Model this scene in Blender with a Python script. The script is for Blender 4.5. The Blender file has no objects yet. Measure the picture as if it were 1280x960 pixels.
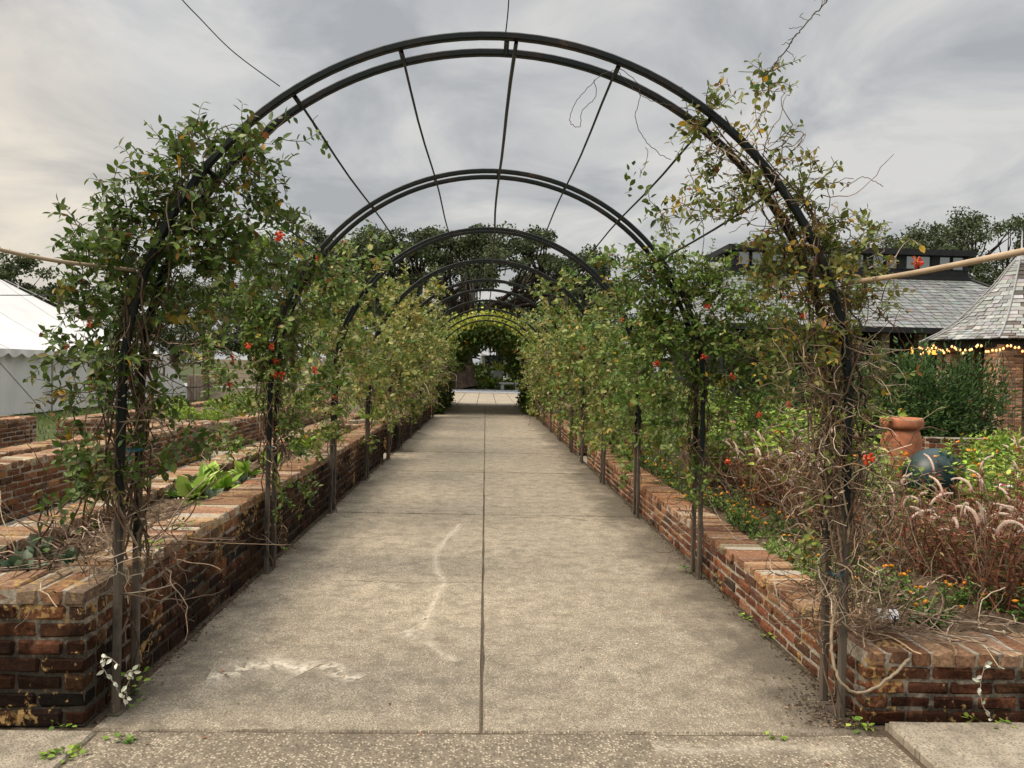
import bpy, math
import numpy as np
from mathutils import Matrix, Vector
R = math.radians
SC = bpy.context.scene
COL = SC.collection
rng = np.random.default_rng(7)

# ------------------------------------------------------------------ camera
CAM = np.array([-0.03, 0.0, 1.6])
FPX = 960.0                                   # focal length in pixels of a 1280 px wide frame
YAW, PITCH, ROLL = R(-2.0), R(-1.15), R(1.29)
cam_rot = Matrix.Rotation(YAW, 4, 'Z') @ Matrix.Rotation(R(90) + PITCH, 4, 'X') @ Matrix.Rotation(ROLL, 4, 'Z')
cd = bpy.data.cameras.new('camera')
cd.sensor_width = 36.0
cd.lens = 36.0 * FPX / 1280.0
cd.clip_start, cd.clip_end = 0.05, 3000
cam = bpy.data.objects.new('camera', cd)
COL.objects.link(cam)
cam.matrix_world = Matrix.Translation(Vector(CAM)) @ cam_rot
SC.camera = cam
CR = np.array(cam_rot.to_3x3())

def at(px, py, Y):
    """point in the world at distance Y down the path that is seen at photo pixel px, py"""
    d = CR @ np.array([(px - 640) / FPX, -(py - 480) / FPX, -1.0])
    return CAM + d * (Y / d[1])

def ground_at(px, py, z=0.0):
    d = CR @ np.array([(px - 640) / FPX, -(py - 480) / FPX, -1.0])
    return CAM + d * ((z - CAM[2]) / d[2])

# ------------------------------------------------------------------ sky, sun, exposure
SUN_EL, SUN_AZ = R(50), R(-102)                # azimuth measured from +Y towards +X
world = bpy.data.worlds.new('World')
SC.world = world
world.use_nodes = True
wn, wl = world.node_tree.nodes, world.node_tree.links
wn.clear()

def N(tree, typ, **kw):
    n = tree.nodes.new(typ)
    for k, v in kw.items():
        if k == 'inp':
            for kk, vv in v.items():
                n.inputs[kk].default_value = vv
        else:
            setattr(n, k, v)
    return n

wt = world.node_tree
sky = N(wt, 'ShaderNodeTexSky', sky_type='NISHITA', sun_disc=False, sun_elevation=SUN_EL, sun_rotation=SUN_AZ, air_density=1.5, dust_density=4.0)
tc = N(wt, 'ShaderNodeTexCoord')
sep = N(wt, 'ShaderNodeSeparateXYZ')
wl.new(tc.outputs['Generated'], sep.inputs[0])
zc = N(wt, 'ShaderNodeMath', operation='MAXIMUM', inp={1: 0.0}); wl.new(sep.outputs['Z'], zc.inputs[0])
za = N(wt, 'ShaderNodeMath', operation='ADD', inp={1: 0.22}); wl.new(zc.outputs[0], za.inputs[0])
dx = N(wt, 'ShaderNodeMath', operation='DIVIDE'); wl.new(sep.outputs['X'], dx.inputs[0]); wl.new(za.outputs[0], dx.inputs[1])
dy = N(wt, 'ShaderNodeMath', operation='DIVIDE'); wl.new(sep.outputs['Y'], dy.inputs[0]); wl.new(za.outputs[0], dy.inputs[1])
cmb = N(wt, 'ShaderNodeCombineXYZ'); wl.new(dx.outputs[0], cmb.inputs[0]); wl.new(dy.outputs[0], cmb.inputs[1])
mp = N(wt, 'ShaderNodeMapping', inp={'Scale': (1.0, 0.9, 1.0), 'Location': (5.3, 0.4, 0.0), 'Rotation': (0, 0, R(-14))}); wl.new(cmb.outputs[0], mp.inputs[0])
n1 = N(wt, 'ShaderNodeTexNoise', inp={'Scale': 2.3, 'Detail': 9.0, 'Roughness': 0.56, 'Distortion': 0.5}); wl.new(mp.outputs[0], n1.inputs['Vector'])
n2 = N(wt, 'ShaderNodeTexNoise', inp={'Scale': 0.55, 'Detail': 4.0, 'Roughness': 0.5}); wl.new(mp.outputs[0], n2.inputs['Vector'])
nm = N(wt, 'ShaderNodeMath', operation='MULTIPLY_ADD', inp={1: 0.3}); wl.new(n2.outputs['Fac'], nm.inputs[0])
nh = N(wt, 'ShaderNodeMath', operation='MULTIPLY', inp={1: 0.75}); wl.new(n1.outputs['Fac'], nh.inputs[0]); wl.new(nh.outputs[0], nm.inputs[2])
ramp = N(wt, 'ShaderNodeValToRGB'); wl.new(nm.outputs[0], ramp.inputs[0])
cr = ramp.color_ramp
cr.elements[0].position, cr.elements[0].color = 0.42, (1.30, 1.325, 1.36, 1)
cr.elements[1].position, cr.elements[1].color = 0.63, (2.2, 2.14, 2.05, 1)
e = cr.elements.new(0.52); e.color = (1.70, 1.70, 1.695, 1)
# overcast sky brightens towards the zenith, boosted above the view to light the ground, warm break in the cloud low in the west (left)
zz = N(wt, 'ShaderNodeMapRange', inp={'From Min': 0.5, 'From Max': 0.9, 'To Min': 1.0, 'To Max': 4.8}); wl.new(sep.outputs['Z'], zz.inputs[0])
wm = N(wt, 'ShaderNodeVectorMath', operation='DOT_PRODUCT'); wl.new(tc.outputs['Generated'], wm.inputs[0]); wm.inputs[1].default_value = Vector((-0.62, 0.76, 0.16)).normalized()
wr = N(wt, 'ShaderNodeMapRange', inp={'From Min': 0.95, 'From Max': 1.0, 'To Min': 0.0, 'To Max': .9}); wl.new(wm.outputs['Value'], wr.inputs[0])
wr2 = N(wt, 'ShaderNodeMath', operation='MULTIPLY'); wl.new(wr.outputs[0], wr2.inputs[0]); wl.new(n1.outputs['Fac'], wr2.inputs[1])
warm = N(wt, 'ShaderNodeMix', data_type='RGBA', inp={}); wl.new(wr2.outputs[0], warm.inputs[0]); wl.new(ramp.outputs[0], warm.inputs[6]); warm.inputs[7].default_value = (3.7, 3.05, 2.2, 1)
mulz = N(wt, 'ShaderNodeVectorMath', operation='SCALE'); wl.new(warm.outputs[2], mulz.inputs[0]); wl.new(zz.outputs[0], mulz.inputs['Scale'])
mixs = N(wt, 'ShaderNodeMix', data_type='RGBA', inp={0: 0.95}); wl.new(sky.outputs[0], mixs.inputs[6]); wl.new(mulz.outputs[0], mixs.inputs[7])
bg = N(wt, 'ShaderNodeBackground', inp={'Strength': 0.1}); wl.new(mixs.outputs[2], bg.inputs[0])
wo = N(wt, 'ShaderNodeOutputWorld'); wl.new(bg.outputs[0], wo.inputs[0])

sd = bpy.data.lights.new('sun', 'SUN')
sd.energy, sd.angle, sd.color = 1.5, R(30), (1.0, 0.88, 0.72)
sun = bpy.data.objects.new('sun', sd); COL.objects.link(sun)
sdir = Vector((math.sin(SUN_AZ) * math.cos(SUN_EL), math.cos(SUN_AZ) * math.cos(SUN_EL), math.sin(SUN_EL)))
sun.rotation_euler = sdir.to_track_quat('Z', 'Y').to_euler()
sun.location = (0, 0, 30)
SC.view_settings.view_transform = 'Standard'
SC.view_settings.look = 'None'
SC.view_settings.exposure = 1.62
SC.view_settings.gamma = 1.0
SC.view_settings.use_curve_mapping = False
SC.cycles.max_bounces = 6
SC.cycles.transparent_max_bounces = 8

# ------------------------------------------------------------------ materials
def mat(name, color=None, rough=0.7, spec=0.3, metal=0.0, attr=False, noise=None, bump=None, translucent=0.0, emit=None):
    m = bpy.data.materials.new(name); m.use_nodes = True
    t = m.node_tree; p = t.nodes['Principled BSDF']; L = t.links
    p.inputs['Roughness'].default_value = rough
    p.inputs['Specular IOR Level'].default_value = spec
    p.inputs['Metallic'].default_value = metal
    tcn = N(t, 'ShaderNodeTexCoord')
    src = None
    if attr:
        a = N(t, 'ShaderNodeAttribute', attribute_name='col'); src = a.outputs['Color']
    elif color is not None:
        c = N(t, 'ShaderNodeRGB'); c.outputs[0].default_value = (*color, 1); src = c.outputs[0]
    if noise:                                  # (scale, low, high, detail)
        nz = N(t, 'ShaderNodeTexNoise', inp={'Scale': noise[0], 'Detail': noise[3] if len(noise) > 3 else 5.0, 'Roughness': 0.6}); L.new(tcn.outputs['Object'], nz.inputs['Vector'])
        mr = N(t, 'ShaderNodeMapRange', inp={'From Min': 0.3, 'From Max': 0.7, 'To Min': noise[1], 'To Max': noise[2]}); L.new(nz.outputs['Fac'], mr.inputs[0])
        vs = N(t, 'ShaderNodeVectorMath', operation='SCALE'); L.new(src, vs.inputs[0]); L.new(mr.outputs[0], vs.inputs['Scale']); src = vs.outputs[0]
    L.new(src, p.inputs['Base Color'])
    if bump:                                   # (scale, strength, distance)
        nb = N(t, 'ShaderNodeTexNoise', inp={'Scale': bump[0], 'Detail': 6.0, 'Roughness': 0.65}); L.new(tcn.outputs['Object'], nb.inputs['Vector'])
        b = N(t, 'ShaderNodeBump', inp={'Strength': bump[1], 'Distance': bump[2]}); L.new(nb.outputs['Fac'], b.inputs['Height']); L.new(b.outputs[0], p.inputs['Normal'])
    if emit:
        p.inputs['Emission Color'].default_value = (*emit[0], 1); p.inputs['Emission Strength'].default_value = emit[1]
    if translucent > 0:
        tr = N(t, 'ShaderNodeBsdfTranslucent'); L.new(src, tr.inputs[0])
        ms = N(t, 'ShaderNodeMixShader', inp={0: translucent}); L.new(p.outputs[0], ms.inputs[1]); L.new(tr.outputs[0], ms.inputs[2])
        L.new(ms.outputs[0], t.nodes['Material Output'].inputs['Surface'])
    m['tree_src'] = 1
    return m

LEAF = mat('leaf', rough=0.5, spec=0.28, attr=True, translucent=0.28)
LEAF_DULL = mat('leaf_dull', rough=0.6, spec=0.25, attr=True, translucent=0.25)
STEM = mat('stem', rough=0.85, spec=0.15, attr=True, noise=(40, 0.6, 1.25))
BARK = mat('bark', rough=0.9, spec=0.1, attr=True, noise=(3.0, 0.5, 1.4), bump=(6, 0.8, 0.1))
PETAL = mat('petal', rough=0.55, spec=0.2, attr=True, translucent=0.15)
COLOURED = mat('coloured', rough=0.7, spec=0.2, attr=True)
SLATE = mat('slate', rough=0.62, spec=0.3, attr=True, noise=(9, 0.75, 1.2), bump=(30, 0.4, 0.01))
CANVAS = mat('canvas', color=(0.60, 0.59, 0.57), rough=0.6, spec=0.25, noise=(1.2, 0.9, 1.05))
WOOD = mat('wood', rough=0.8, spec=0.15, attr=True, noise=(7, 0.7, 1.2))
SOIL = mat('soil', color=(0.115, 0.08, 0.052), rough=0.95, spec=0.05, noise=(28, 0.35, 1.7, 8), bump=(45, 1.0, 0.03))
TERRA = mat('terracotta', color=(0.36, 0.135, 0.07), rough=0.75, spec=0.2, noise=(9, 0.7, 1.25))
GLAZE = mat('dark_glaze', color=(0.004, 0.02, 0.022), rough=0.42, spec=0.4, noise=(5, 0.5, 1.6))
STONE = mat('pale_stone', color=(0.36, 0.36, 0.34), rough=0.8, spec=0.2, noise=(8, 0.75, 1.15))
PANE = mat('window_pane', color=(0.30, 0.32, 0.31), rough=0.12, spec=0.6, metal=0.75)
DARKWOOD = mat('dark_frame', color=(0.016, 0.016, 0.017), rough=0.6, spec=0.25, noise=(4, 0.7, 1.3))
BULB = mat('bulb', color=(0.9, 0.6, 0.3), rough=0.4, emit=((1.0, 0.42, 0.13), .6))
LAMPGLOW = mat('lamp_glow', color=(0.9, 0.5, 0.12), rough=0.5, emit=((1.0, 0.5, 0.08), 0.5))
GROUND = mat('ground', color=(0.055, 0.065, 0.03), rough=0.95, spec=0.05, noise=(1.5, 0.5, 1.5, 8))
ROAD = mat('road', color=(0.30, 0.31, 0.33), rough=0.85, spec=0.15, noise=(0.8, 0.85, 1.1))
WIRE = mat('wire', color=(0.03, 0.03, 0.03), rough=0.5)
CANE = mat('cane', color=(0.36, 0.27, 0.18), rough=0.6, spec=0.3, noise=(5, 0.75, 1.15))
CARD = mat('white_card', color=(0.8, 0.8, 0.8), rough=0.5)
BLUETWINE = mat('blue_twine', color=(0.012, 0.07, 0.095), rough=0.7)

def metal_mat():
    m = mat('painted_metal', color=(0.02, 0.023, 0.022), rough=0.48, spec=0.22)
    t = m.node_tree; p = t.nodes['Principled BSDF']; L = t.links
    tcn = N(t, 'ShaderNodeTexCoord')
    nz = N(t, 'ShaderNodeTexNoise', inp={'Scale': 4.0, 'Detail': 8.0, 'Roughness': 0.7}); L.new(tcn.outputs['Object'], nz.inputs['Vector'])
    rp = N(t, 'ShaderNodeValToRGB'); L.new(nz.outputs['Fac'], rp.inputs[0])
    c = rp.color_ramp
    c.elements[0].position, c.elements[0].color = 0.5, (0.006, 0.010, 0.0095, 1)
    c.elements[1].position, c.elements[1].color = 0.8, (0.15, 0.085, 0.045, 1)
    e = c.elements.new(0.62); e.color = (0.022, 0.016, 0.012, 1)
    sx = N(t, 'ShaderNodeSeparateXYZ'); L.new(tcn.outputs['Object'], sx.inputs[0])   # lower posts paler: worn paint and a highlight, both put into the colour
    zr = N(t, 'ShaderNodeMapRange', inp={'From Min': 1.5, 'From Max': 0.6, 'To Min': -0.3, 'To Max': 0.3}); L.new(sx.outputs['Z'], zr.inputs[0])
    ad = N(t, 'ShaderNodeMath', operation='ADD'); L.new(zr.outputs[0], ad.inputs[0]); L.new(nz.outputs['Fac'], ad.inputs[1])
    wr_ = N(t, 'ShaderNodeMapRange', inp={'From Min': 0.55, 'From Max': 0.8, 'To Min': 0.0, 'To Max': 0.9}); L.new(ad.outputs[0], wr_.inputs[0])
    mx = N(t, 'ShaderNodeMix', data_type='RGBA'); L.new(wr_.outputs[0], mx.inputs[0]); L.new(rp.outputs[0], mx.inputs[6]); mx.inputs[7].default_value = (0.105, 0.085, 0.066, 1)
    rp = type('o', (), {'outputs': [mx.outputs[2]]})
    L.new(rp.outputs[0], p.inputs['Base Color'])
    return m
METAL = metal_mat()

def brick_mat(name, stain, lichen, low, high):
    """per-brick colour from the mesh, black algae blotches, yellow lichen spots"""
    m = mat(name, rough=0.9, spec=0.12, attr=True)
    t = m.node_tree; p = t.nodes['Principled BSDF']; L = t.links
    a = [n for n in t.nodes if n.bl_idname == 'ShaderNodeAttribute'][0]
    tcn = N(t, 'ShaderNodeTexCoord')
    g = N(t, 'ShaderNodeTexNoise', inp={'Scale': 55.0, 'Detail': 7.0, 'Roughness': 0.75}); L.new(tcn.outputs['Object'], g.inputs['Vector'])
    gm = N(t, 'ShaderNodeMapRange', inp={'From Min': 0.3, 'From Max': 0.72, 'To Min': 0.35, 'To Max': 1.65}); L.new(g.outputs['Fac'], gm.inputs[0])
    v = N(t, 'ShaderNodeVectorMath', operation='SCALE'); L.new(a.outputs['Color'], v.inputs[0]); L.new(gm.outputs[0], v.inputs['Scale'])
    # mortar and lime smeared over the faces
    ms_ = N(t, 'ShaderNodeTexNoise', inp={'Scale': 11.0, 'Detail': 9.0, 'Roughness': 0.78}); L.new(tcn.outputs['Object'], ms_.inputs['Vector'])
    mr_ = N(t, 'ShaderNodeMapRange', inp={'From Min': 0.57, 'From Max': 0.70, 'To Min': 0.0, 'To Max': 0.6}); L.new(ms_.outputs['Fac'], mr_.inputs[0])
    mm_ = N(t, 'ShaderNodeMix', data_type='RGBA'); L.new(mr_.outputs[0], mm_.inputs[0]); L.new(v.outputs[0], mm_.inputs[6]); mm_.inputs[7].default_value = (.27, .23, .175, 1)
    v = type('o', (), {'outputs': [mm_.outputs[2]]})
    # lichen
    ln = N(t, 'ShaderNodeTexNoise', inp={'Scale': 30.0, 'Detail': 3.0, 'Roughness': 0.6}); L.new(tcn.outputs['Object'], ln.inputs['Vector'])
    lb = N(t, 'ShaderNodeTexNoise', inp={'Scale': 3.3, 'Detail': 3.0}); L.new(tcn.outputs['Object'], lb.inputs['Vector'])
    la = N(t, 'ShaderNodeMath', operation='ADD'); L.new(ln.outputs['Fac'], la.inputs[0]); L.new(lb.outputs['Fac'], la.inputs[1])
    lr = N(t, 'ShaderNodeMapRange', inp={'From Min': 1.16 - lichen, 'From Max': 1.24 - lichen, 'To Min': 0.0, 'To Max': 0.85}); L.new(la.outputs[0], lr.inputs[0])
    # algae
    s = N(t, 'ShaderNodeTexNoise', inp={'Scale': 2.6, 'Detail': 9.0, 'Roughness': 0.74}); L.new(tcn.outputs['Object'], s.inputs['Vector'])
    sx = N(t, 'ShaderNodeSeparateXYZ'); L.new(tcn.outputs['Object'], sx.inputs[0])
    zr = N(t, 'ShaderNodeMapRange', inp={'From Min': low, 'From Max': high, 'To Min': 0.10, 'To Max': -0.13}); L.new(sx.outputs['Z'], zr.inputs[0])
    sa = N(t, 'ShaderNodeMath', operation='ADD'); L.new(s.outputs['Fac'], sa.inputs[0]); L.new(zr.outputs[0], sa.inputs[1])
    sr = N(t, 'ShaderNodeMapRange', inp={'From Min': 0.72 - stain, 'From Max': 0.86 - stain, 'To Min': 0.0, 'To Max': 0.9}); L.new(sa.outputs[0], sr.inputs[0])
    m1 = N(t, 'ShaderNodeMix', data_type='RGBA'); L.new(sr.outputs[0], m1.inputs[0]); L.new(v.outputs[0], m1.inputs[6]); vd = N(t, 'ShaderNodeVectorMath', operation='MULTIPLY', inp={1: (.10, .092, .085)}); L.new(v.outputs[0], vd.inputs[0]); L.new(vd.outputs[0], m1.inputs[7])
    m2 = N(t, 'ShaderNodeMix', data_type='RGBA'); L.new(lr.outputs[0], m2.inputs[0]); L.new(m1.outputs[2], m2.inputs[6]); m2.inputs[7].default_value = (0.36, 0.23, 0.09, 1)
    L.new(m2.outputs[2], p.inputs['Base Color'])
    b = N(t, 'ShaderNodeBump', inp={'Strength': 0.75, 'Distance': 0.012}); L.new(g.outputs['Fac'], b.inputs['Height']); L.new(b.outputs[0], p.inputs['Normal'])
    return m
BRICK_L = brick_mat('old_brick_dark', 0.365, -0.03, 0.1, 0.66)
BRICK_R = brick_mat('old_brick_red', 0.15, -0.05, 0.0, 0.45)
BRICK_F = brick_mat('old_brick_lichen', 0.335, 0.06, 0.2, 0.68)
BRICK_F2 = brick_mat('old_brick_end', 0.31, 0.02, 0.0, 0.4)
BRICK_C = brick_mat('coping_brick', 0.04, 0.02, 0.0, 0.4)

def concrete_mat(name, base, pebble, pebble_amt, edge_dirt, pscale=95.0, bare=0.25):
    m = mat(name, color=base, rough=0.9, spec=0.15)
    t = m.node_tree; p = t.nodes['Principled BSDF']; L = t.links
    tcn = N(t, 'ShaderNodeTexCoord'); V = tcn.outputs['Object']
    def noise(scale, detail=5.0, rough=0.6):
        n = N(t, 'ShaderNodeTexNoise', inp={'Scale': scale, 'Detail': detail, 'Roughness': rough}); L.new(V, n.inputs['Vector']); return n.outputs['Fac']
    def rng_(src, a, b, c, d):
        n = N(t, 'ShaderNodeMapRange', inp={'From Min': a, 'From Max': b, 'To Min': c, 'To Max': d}); L.new(src, n.inputs[0]); return n.outputs[0]
    def math_(op, a, b):
        n = N(t, 'ShaderNodeMath', operation=op)
        for i, s in enumerate((a, b)):
            if isinstance(s, (int, float)): n.inputs[i].default_value = s
            else: L.new(s, n.inputs[i])
        return n.outputs[0]
    def mix(f, a, b):
        n = N(t, 'ShaderNodeMix', data_type='RGBA')
        L.new(f, n.inputs[0])
        for i, s in ((6, a), (7, b)):
            if isinstance(s, tuple): n.inputs[i].default_value = (*s, 1)
            else: L.new(s, n.inputs[i])
        return n.outputs[2]
    big = noise(0.7, 6.0, 0.6)
    mid = noise(6.5, 9.0, 0.78)
    fine = noise(150.0, 4.0, 0.7)
    c = mix(rng_(big, 0.35, 0.66, 0.0, 1.0), tuple(x * 0.8 for x in base), tuple(x * 1.12 for x in base))
    c = mix(rng_(mid, 0.38, 0.58, 0.85, 0.0), c, tuple(x * 0.45 for x in base))
    # pebbles of the exposed aggregate
    vo = N(t, 'ShaderNodeTexVoronoi', voronoi_dimensions='2D', inp={'Scale': pscale}); L.new(V, vo.inputs['Vector'])
    sp = N(t, 'ShaderNodeSeparateColor'); L.new(vo.outputs['Color'], sp.inputs[0])
    pm = math_('MULTIPLY', rng_(sp.outputs[0], 1 - pebble_amt, 1 - pebble_amt + 0.08, 0.0, 1.0), rng_(vo.outputs['Distance'], 0.25, 0.5, 1.0, 0.0))
    pm = math_('MULTIPLY', pm, rng_(mid, 0.36, 0.56, bare, 1.0))
    c = mix(pm, c, pebble)
    dm = math_('MULTIPLY', rng_(sp.outputs[1], 0.64, 0.70, 0.0, 0.9), rng_(vo.outputs['Distance'], 0.25, 0.55, 1.0, 0.0))
    c = mix(dm, c, tuple(x * 0.33 for x in base))
    c = mix(rng_(fine, 0.3, 0.6, 0.6, 0.0), c, tuple(x * 0.4 for x in base))
    if edge_dirt:                              # black algae creeping in from the walls on both sides
        sx = N(t, 'ShaderNodeSeparateXYZ'); L.new(V, sx.inputs[0])
        ax = math_('ABSOLUTE', math_('ADD', sx.outputs['X'], 0.12), 0.0)
        f = math_('ADD', rng_(ax, 0.85, 1.85, -0.34, 0.30), noise(1.7, 8.0, 0.7))
        f = math_('MULTIPLY', rng_(f, 0.46, 0.70, 0.0, 0.8), rng_(fine, 0.25, 0.6, 0.7, 1.0))
        c = mix(f, c, (0.075, 0.062, 0.047))
    L.new(c, p.inputs['Base Color'])
    hb = math_('ADD', math_('MULTIPLY', vo.outputs['Distance'], -0.6), fine)
    b = N(t, 'ShaderNodeBump', inp={'Strength': 0.8, 'Distance': 0.008}); L.new(hb, b.inputs['Height']); L.new(b.outputs[0], p.inputs['Normal'])
    return m
CONCRETE = concrete_mat('path_concrete', (0.40, 0.338, 0.25), (0.66, 0.57, 0.43), 0.26, True, 115.0)
APRON = concrete_mat('apron_concrete', (0.27, 0.225, 0.165), (0.56, 0.48, 0.36), 0.42, False, 80.0, 0.4)
SLABMAT = concrete_mat('slab_concrete', (0.40, 0.345, 0.265), (0.5, 0.44, 0.35), 0.10, False)

def stain_mat(nm='pale_stain', colr=(0.60, 0.525, 0.41)):
    m = mat(nm, color=colr, rough=0.9, spec=0.1)
    t = m.node_tree; p = t.nodes['Principled BSDF']; L = t.links
    a = N(t, 'ShaderNodeAttribute', attribute_name='col')
    tcn = N(t, 'ShaderNodeTexCoord')
    n = N(t, 'ShaderNodeTexNoise', inp={'Scale': 30.0, 'Detail': 9.0, 'Roughness': 0.8}); L.new(tcn.outputs['Object'], n.inputs['Vector'])
    r = N(t, 'ShaderNodeMapRange', inp={'From Min': 0.34, 'From Max': 0.56, 'To Min': 0.0, 'To Max': 1.0}); L.new(n.outputs['Fac'], r.inputs[0])
    mu = N(t, 'ShaderNodeMath', operation='MULTIPLY'); L.new(r.outputs[0], mu.inputs[0]); L.new(a.outputs['Fac'], mu.inputs[1])
    L.new(mu.outputs[0], p.inputs['Alpha'])
    return m
STAIN = stain_mat()
CRACK = stain_mat('dark_crack', (0.04, 0.032, 0.024))

# ------------------------------------------------------------------ mesh tools
class MB:
    def __init__(s):
        s.v, s.c, s.q, s.t, s.n = [], [], [], [], 0
    def add(s, v, q=None, t=None, c=(0.5, 0.5, 0.5)):
        v = np.asarray(v, float).reshape(-1, 3)
        c = np.asarray(c, float)
        if c.ndim == 1: c = np.broadcast_to(c, (len(v), 3))
        s.v.append(v); s.c.append(c)
        if q is not None and len(q): s.q.append(np.asarray(q, int).reshape(-1, 4) + s.n)
        if t is not None and len(t): s.t.append(np.asarray(t, int).reshape(-1, 3) + s.n)
        s.n += len(v)
    def mesh(s, name, material, smooth=False):
        me = bpy.data.meshes.new(name)
        v = np.concatenate(s.v) if s.v else np.zeros((0, 3)); c = np.concatenate(s.c) if s.c else np.zeros((0, 3))
        q = np.concatenate(s.q) if s.q else np.zeros((0, 4), int)
        t = np.concatenate(s.t) if s.t else np.zeros((0, 3), int)
        me.vertices.add(len(v)); me.vertices.foreach_set('co', v.astype(np.float32).ravel())
        nl = q.size + t.size
        me.loops.add(nl)
        me.loops.foreach_set('vertex_index', np.concatenate([q.ravel(), t.ravel()]).astype(np.int32))
        npoly = len(q) + len(t)
        me.polygons.add(npoly)
        starts = np.concatenate([np.arange(len(q)) * 4, q.size + np.arange(len(t)) * 3]).astype(np.int32)
        me.polygons.foreach_set('loop_start', starts)
        me.polygons.foreach_set('use_smooth', np.full(npoly, smooth))
        me.update(calc_edges=True)
        at_ = me.attributes.new('col', 'FLOAT_COLOR', 'POINT')
        cc = np.ones((len(v), 4), np.float32); cc[:, :3] = c
        at_.data.foreach_set('color', cc.ravel())
        me.materials.append(material)
        me.validate()
        return me
    def build(s, name, material, parent=None, smooth=False, loc=None):
        o = bpy.data.objects.new(name, s.mesh(name, material, smooth))
        COL.objects.link(o)
        if parent is not None: o.parent = parent
        if loc is not None: o.location = loc
        return o

def tag(o, label=None, cat=None, group=None, kind=None):
    if label: o['label'] = label
    if cat: o['category'] = cat
    if group: o['group'] = group
    if kind: o['kind'] = kind
    return o

def thing(name, label, cat, loc=(0, 0, 0), group=None, rotz=0.0):
    o = bpy.data.objects.new(name, None); COL.objects.link(o)
    o.location = loc; o.rotation_euler = (0, 0, rotz); o.empty_display_size = 0.2
    return tag(o, label, cat, group)

def copy_tree(o, parent=None):
    c = o.copy(); COL.objects.link(c)
    if parent is not None: c.parent = parent
    for ch in list(o.children): copy_tree(ch, c)
    return c

def place(part, parent, mesh_loc):
    part.parent = parent

def unit(a):
    a = np.asarray(a, float)
    return a / (np.linalg.norm(a, axis=-1, keepdims=True) + 1e-9)

def box(mb, x0, x1, y0, y1, z0, z1, c=(0.5, 0.5, 0.5)):
    v = [(x, y, z) for x in (x0, x1) for y in (y0, y1) for z in (z0, z1)]
    q = [(0, 1, 3, 2), (4, 6, 7, 5), (0, 4, 5, 1), (2, 3, 7, 6), (0, 2, 6, 4), (1, 5, 7, 3)]
    mb.add(v, q, None, c)

def tube(mb, pts, r, k=5, c=(0.3, 0.2, 0.1), cap=False):
    pts = np.asarray(pts, float); n = len(pts)
    r = np.broadcast_to(np.asarray(r, float), (n,))
    T = unit(np.gradient(pts, axis=0))
    ref = np.array([0.0, 0.0, 1.0]) if abs(T[:, 2]).max() < 0.95 else (np.array([0.31, 0.95, 0.05]) if abs(T[:, 1]).max() < 0.95 else np.array([0.95, 0.1, 0.3]))
    A = unit(np.cross(T, ref)); B = np.cross(T, A)
    ang = np.arange(k) * 2 * math.pi / k
    v = pts[:, None, :] + r[:, None, None] * (np.cos(ang)[None, :, None] * A[:, None, :] + np.sin(ang)[None, :, None] * B[:, None, :])
    i = np.arange(n - 1)[:, None] * k; j = np.arange(k)[None, :]; j2 = (j + 1) % k
    q = np.stack([i + j, i + j2, i + k + j2, i + k + j], -1).reshape(-1, 4)
    c = np.asarray(c, float)
    if c.ndim == 2: c = np.repeat(c, k, axis=0)
    vv = v.reshape(-1, 3)
    t = None
    if cap:
        vv = np.concatenate([vv, pts[:1], pts[-1:]])
        if c.ndim == 2: c = np.concatenate([c, c[:1], c[-1:]])
        t = [(n * k, (a + 1) % k, a) for a in range(k)] + [(n * k + 1, (n - 1) * k + a, (n - 1) * k + (a + 1) % k) for a in range(k)]
    mb.add(vv, q, t, c)

def lathe(mb, prof, k=24, c=(0.5, 0.5, 0.5), centre=(0, 0, 0)):
    prof = np.asarray(prof, float); n = len(prof); ang = np.arange(k) * 2 * math.pi / k
    v = np.stack([prof[:, 0][:, None] * np.cos(ang), prof[:, 0][:, None] * np.sin(ang), np.repeat(prof[:, 1][:, None], k, 1)], -1).reshape(-1, 3) + np.array(centre)
    i = np.arange(n - 1)[:, None] * k; j = np.arange(k)[None, :]; j2 = (j + 1) % k
    mb.add(v, np.stack([i + j, i + j2, i + k + j2, i + k + j], -1).reshape(-1, 4), None, c)

LT6 = (np.array([(0, 0, 0), (-.5, .33, .05), (-.42, .68, .04), (0, 1, -.06), (.42, .68, .04), (.5, .33, .05), (0, .33, -.03), (0, .68, -.03)], float),
       np.array([(1, 6, 7, 2), (6, 5, 4, 7)]), np.array([(0, 6, 1), (0, 5, 6), (2, 7, 3), (7, 4, 3)]))
LT2 = (np.array([(0, 0, 0), (-.5, .45, .06), (0, 1, -.04), (.5, .45, .06)], float), np.zeros((0, 4), int), np.array([(0, 2, 1), (0, 3, 2)]))
LT1 = (np.array([(-.3, 0, 0), (-.5, .6, 0), (.15, 1, 0), (.5, .35, 0)], float), np.array([(0, 3, 2, 1)]), np.zeros((0, 3), int))

def leaves(mb, P, D, Nn, L, W, C, T=LT6):
    """many leaves at once: base P, axis D, normal Nn, length L, width W, colour C"""
    tv, tq, tt = T
    P = np.asarray(P, float); n = len(P)
    if n == 0: return
    D = unit(D); S = unit(np.cross(D, Nn)); U = np.cross(S, D)
    L = np.broadcast_to(L, (n,)); W = np.broadcast_to(W, (n,))
    v = P[:, None, :] + (L[:, None, None] * tv[None, :, 1:2]) * D[:, None, :] + (W[:, None, None] * tv[None, :, 0:1]) * S[:, None, :] + (L[:, None, None] * tv[None, :, 2:3]) * U[:, None, :]
    k = len(tv); off = (np.arange(n) * k)[:, None, None]
    q = (tq[None] + off).reshape(-1, 4) if len(tq) else None
    t = (tt[None] + off).reshape(-1, 3) if len(tt) else None
    mb.add(v.reshape(-1, 3), q, t, np.repeat(np.asarray(C, float), k, axis=0))

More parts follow.
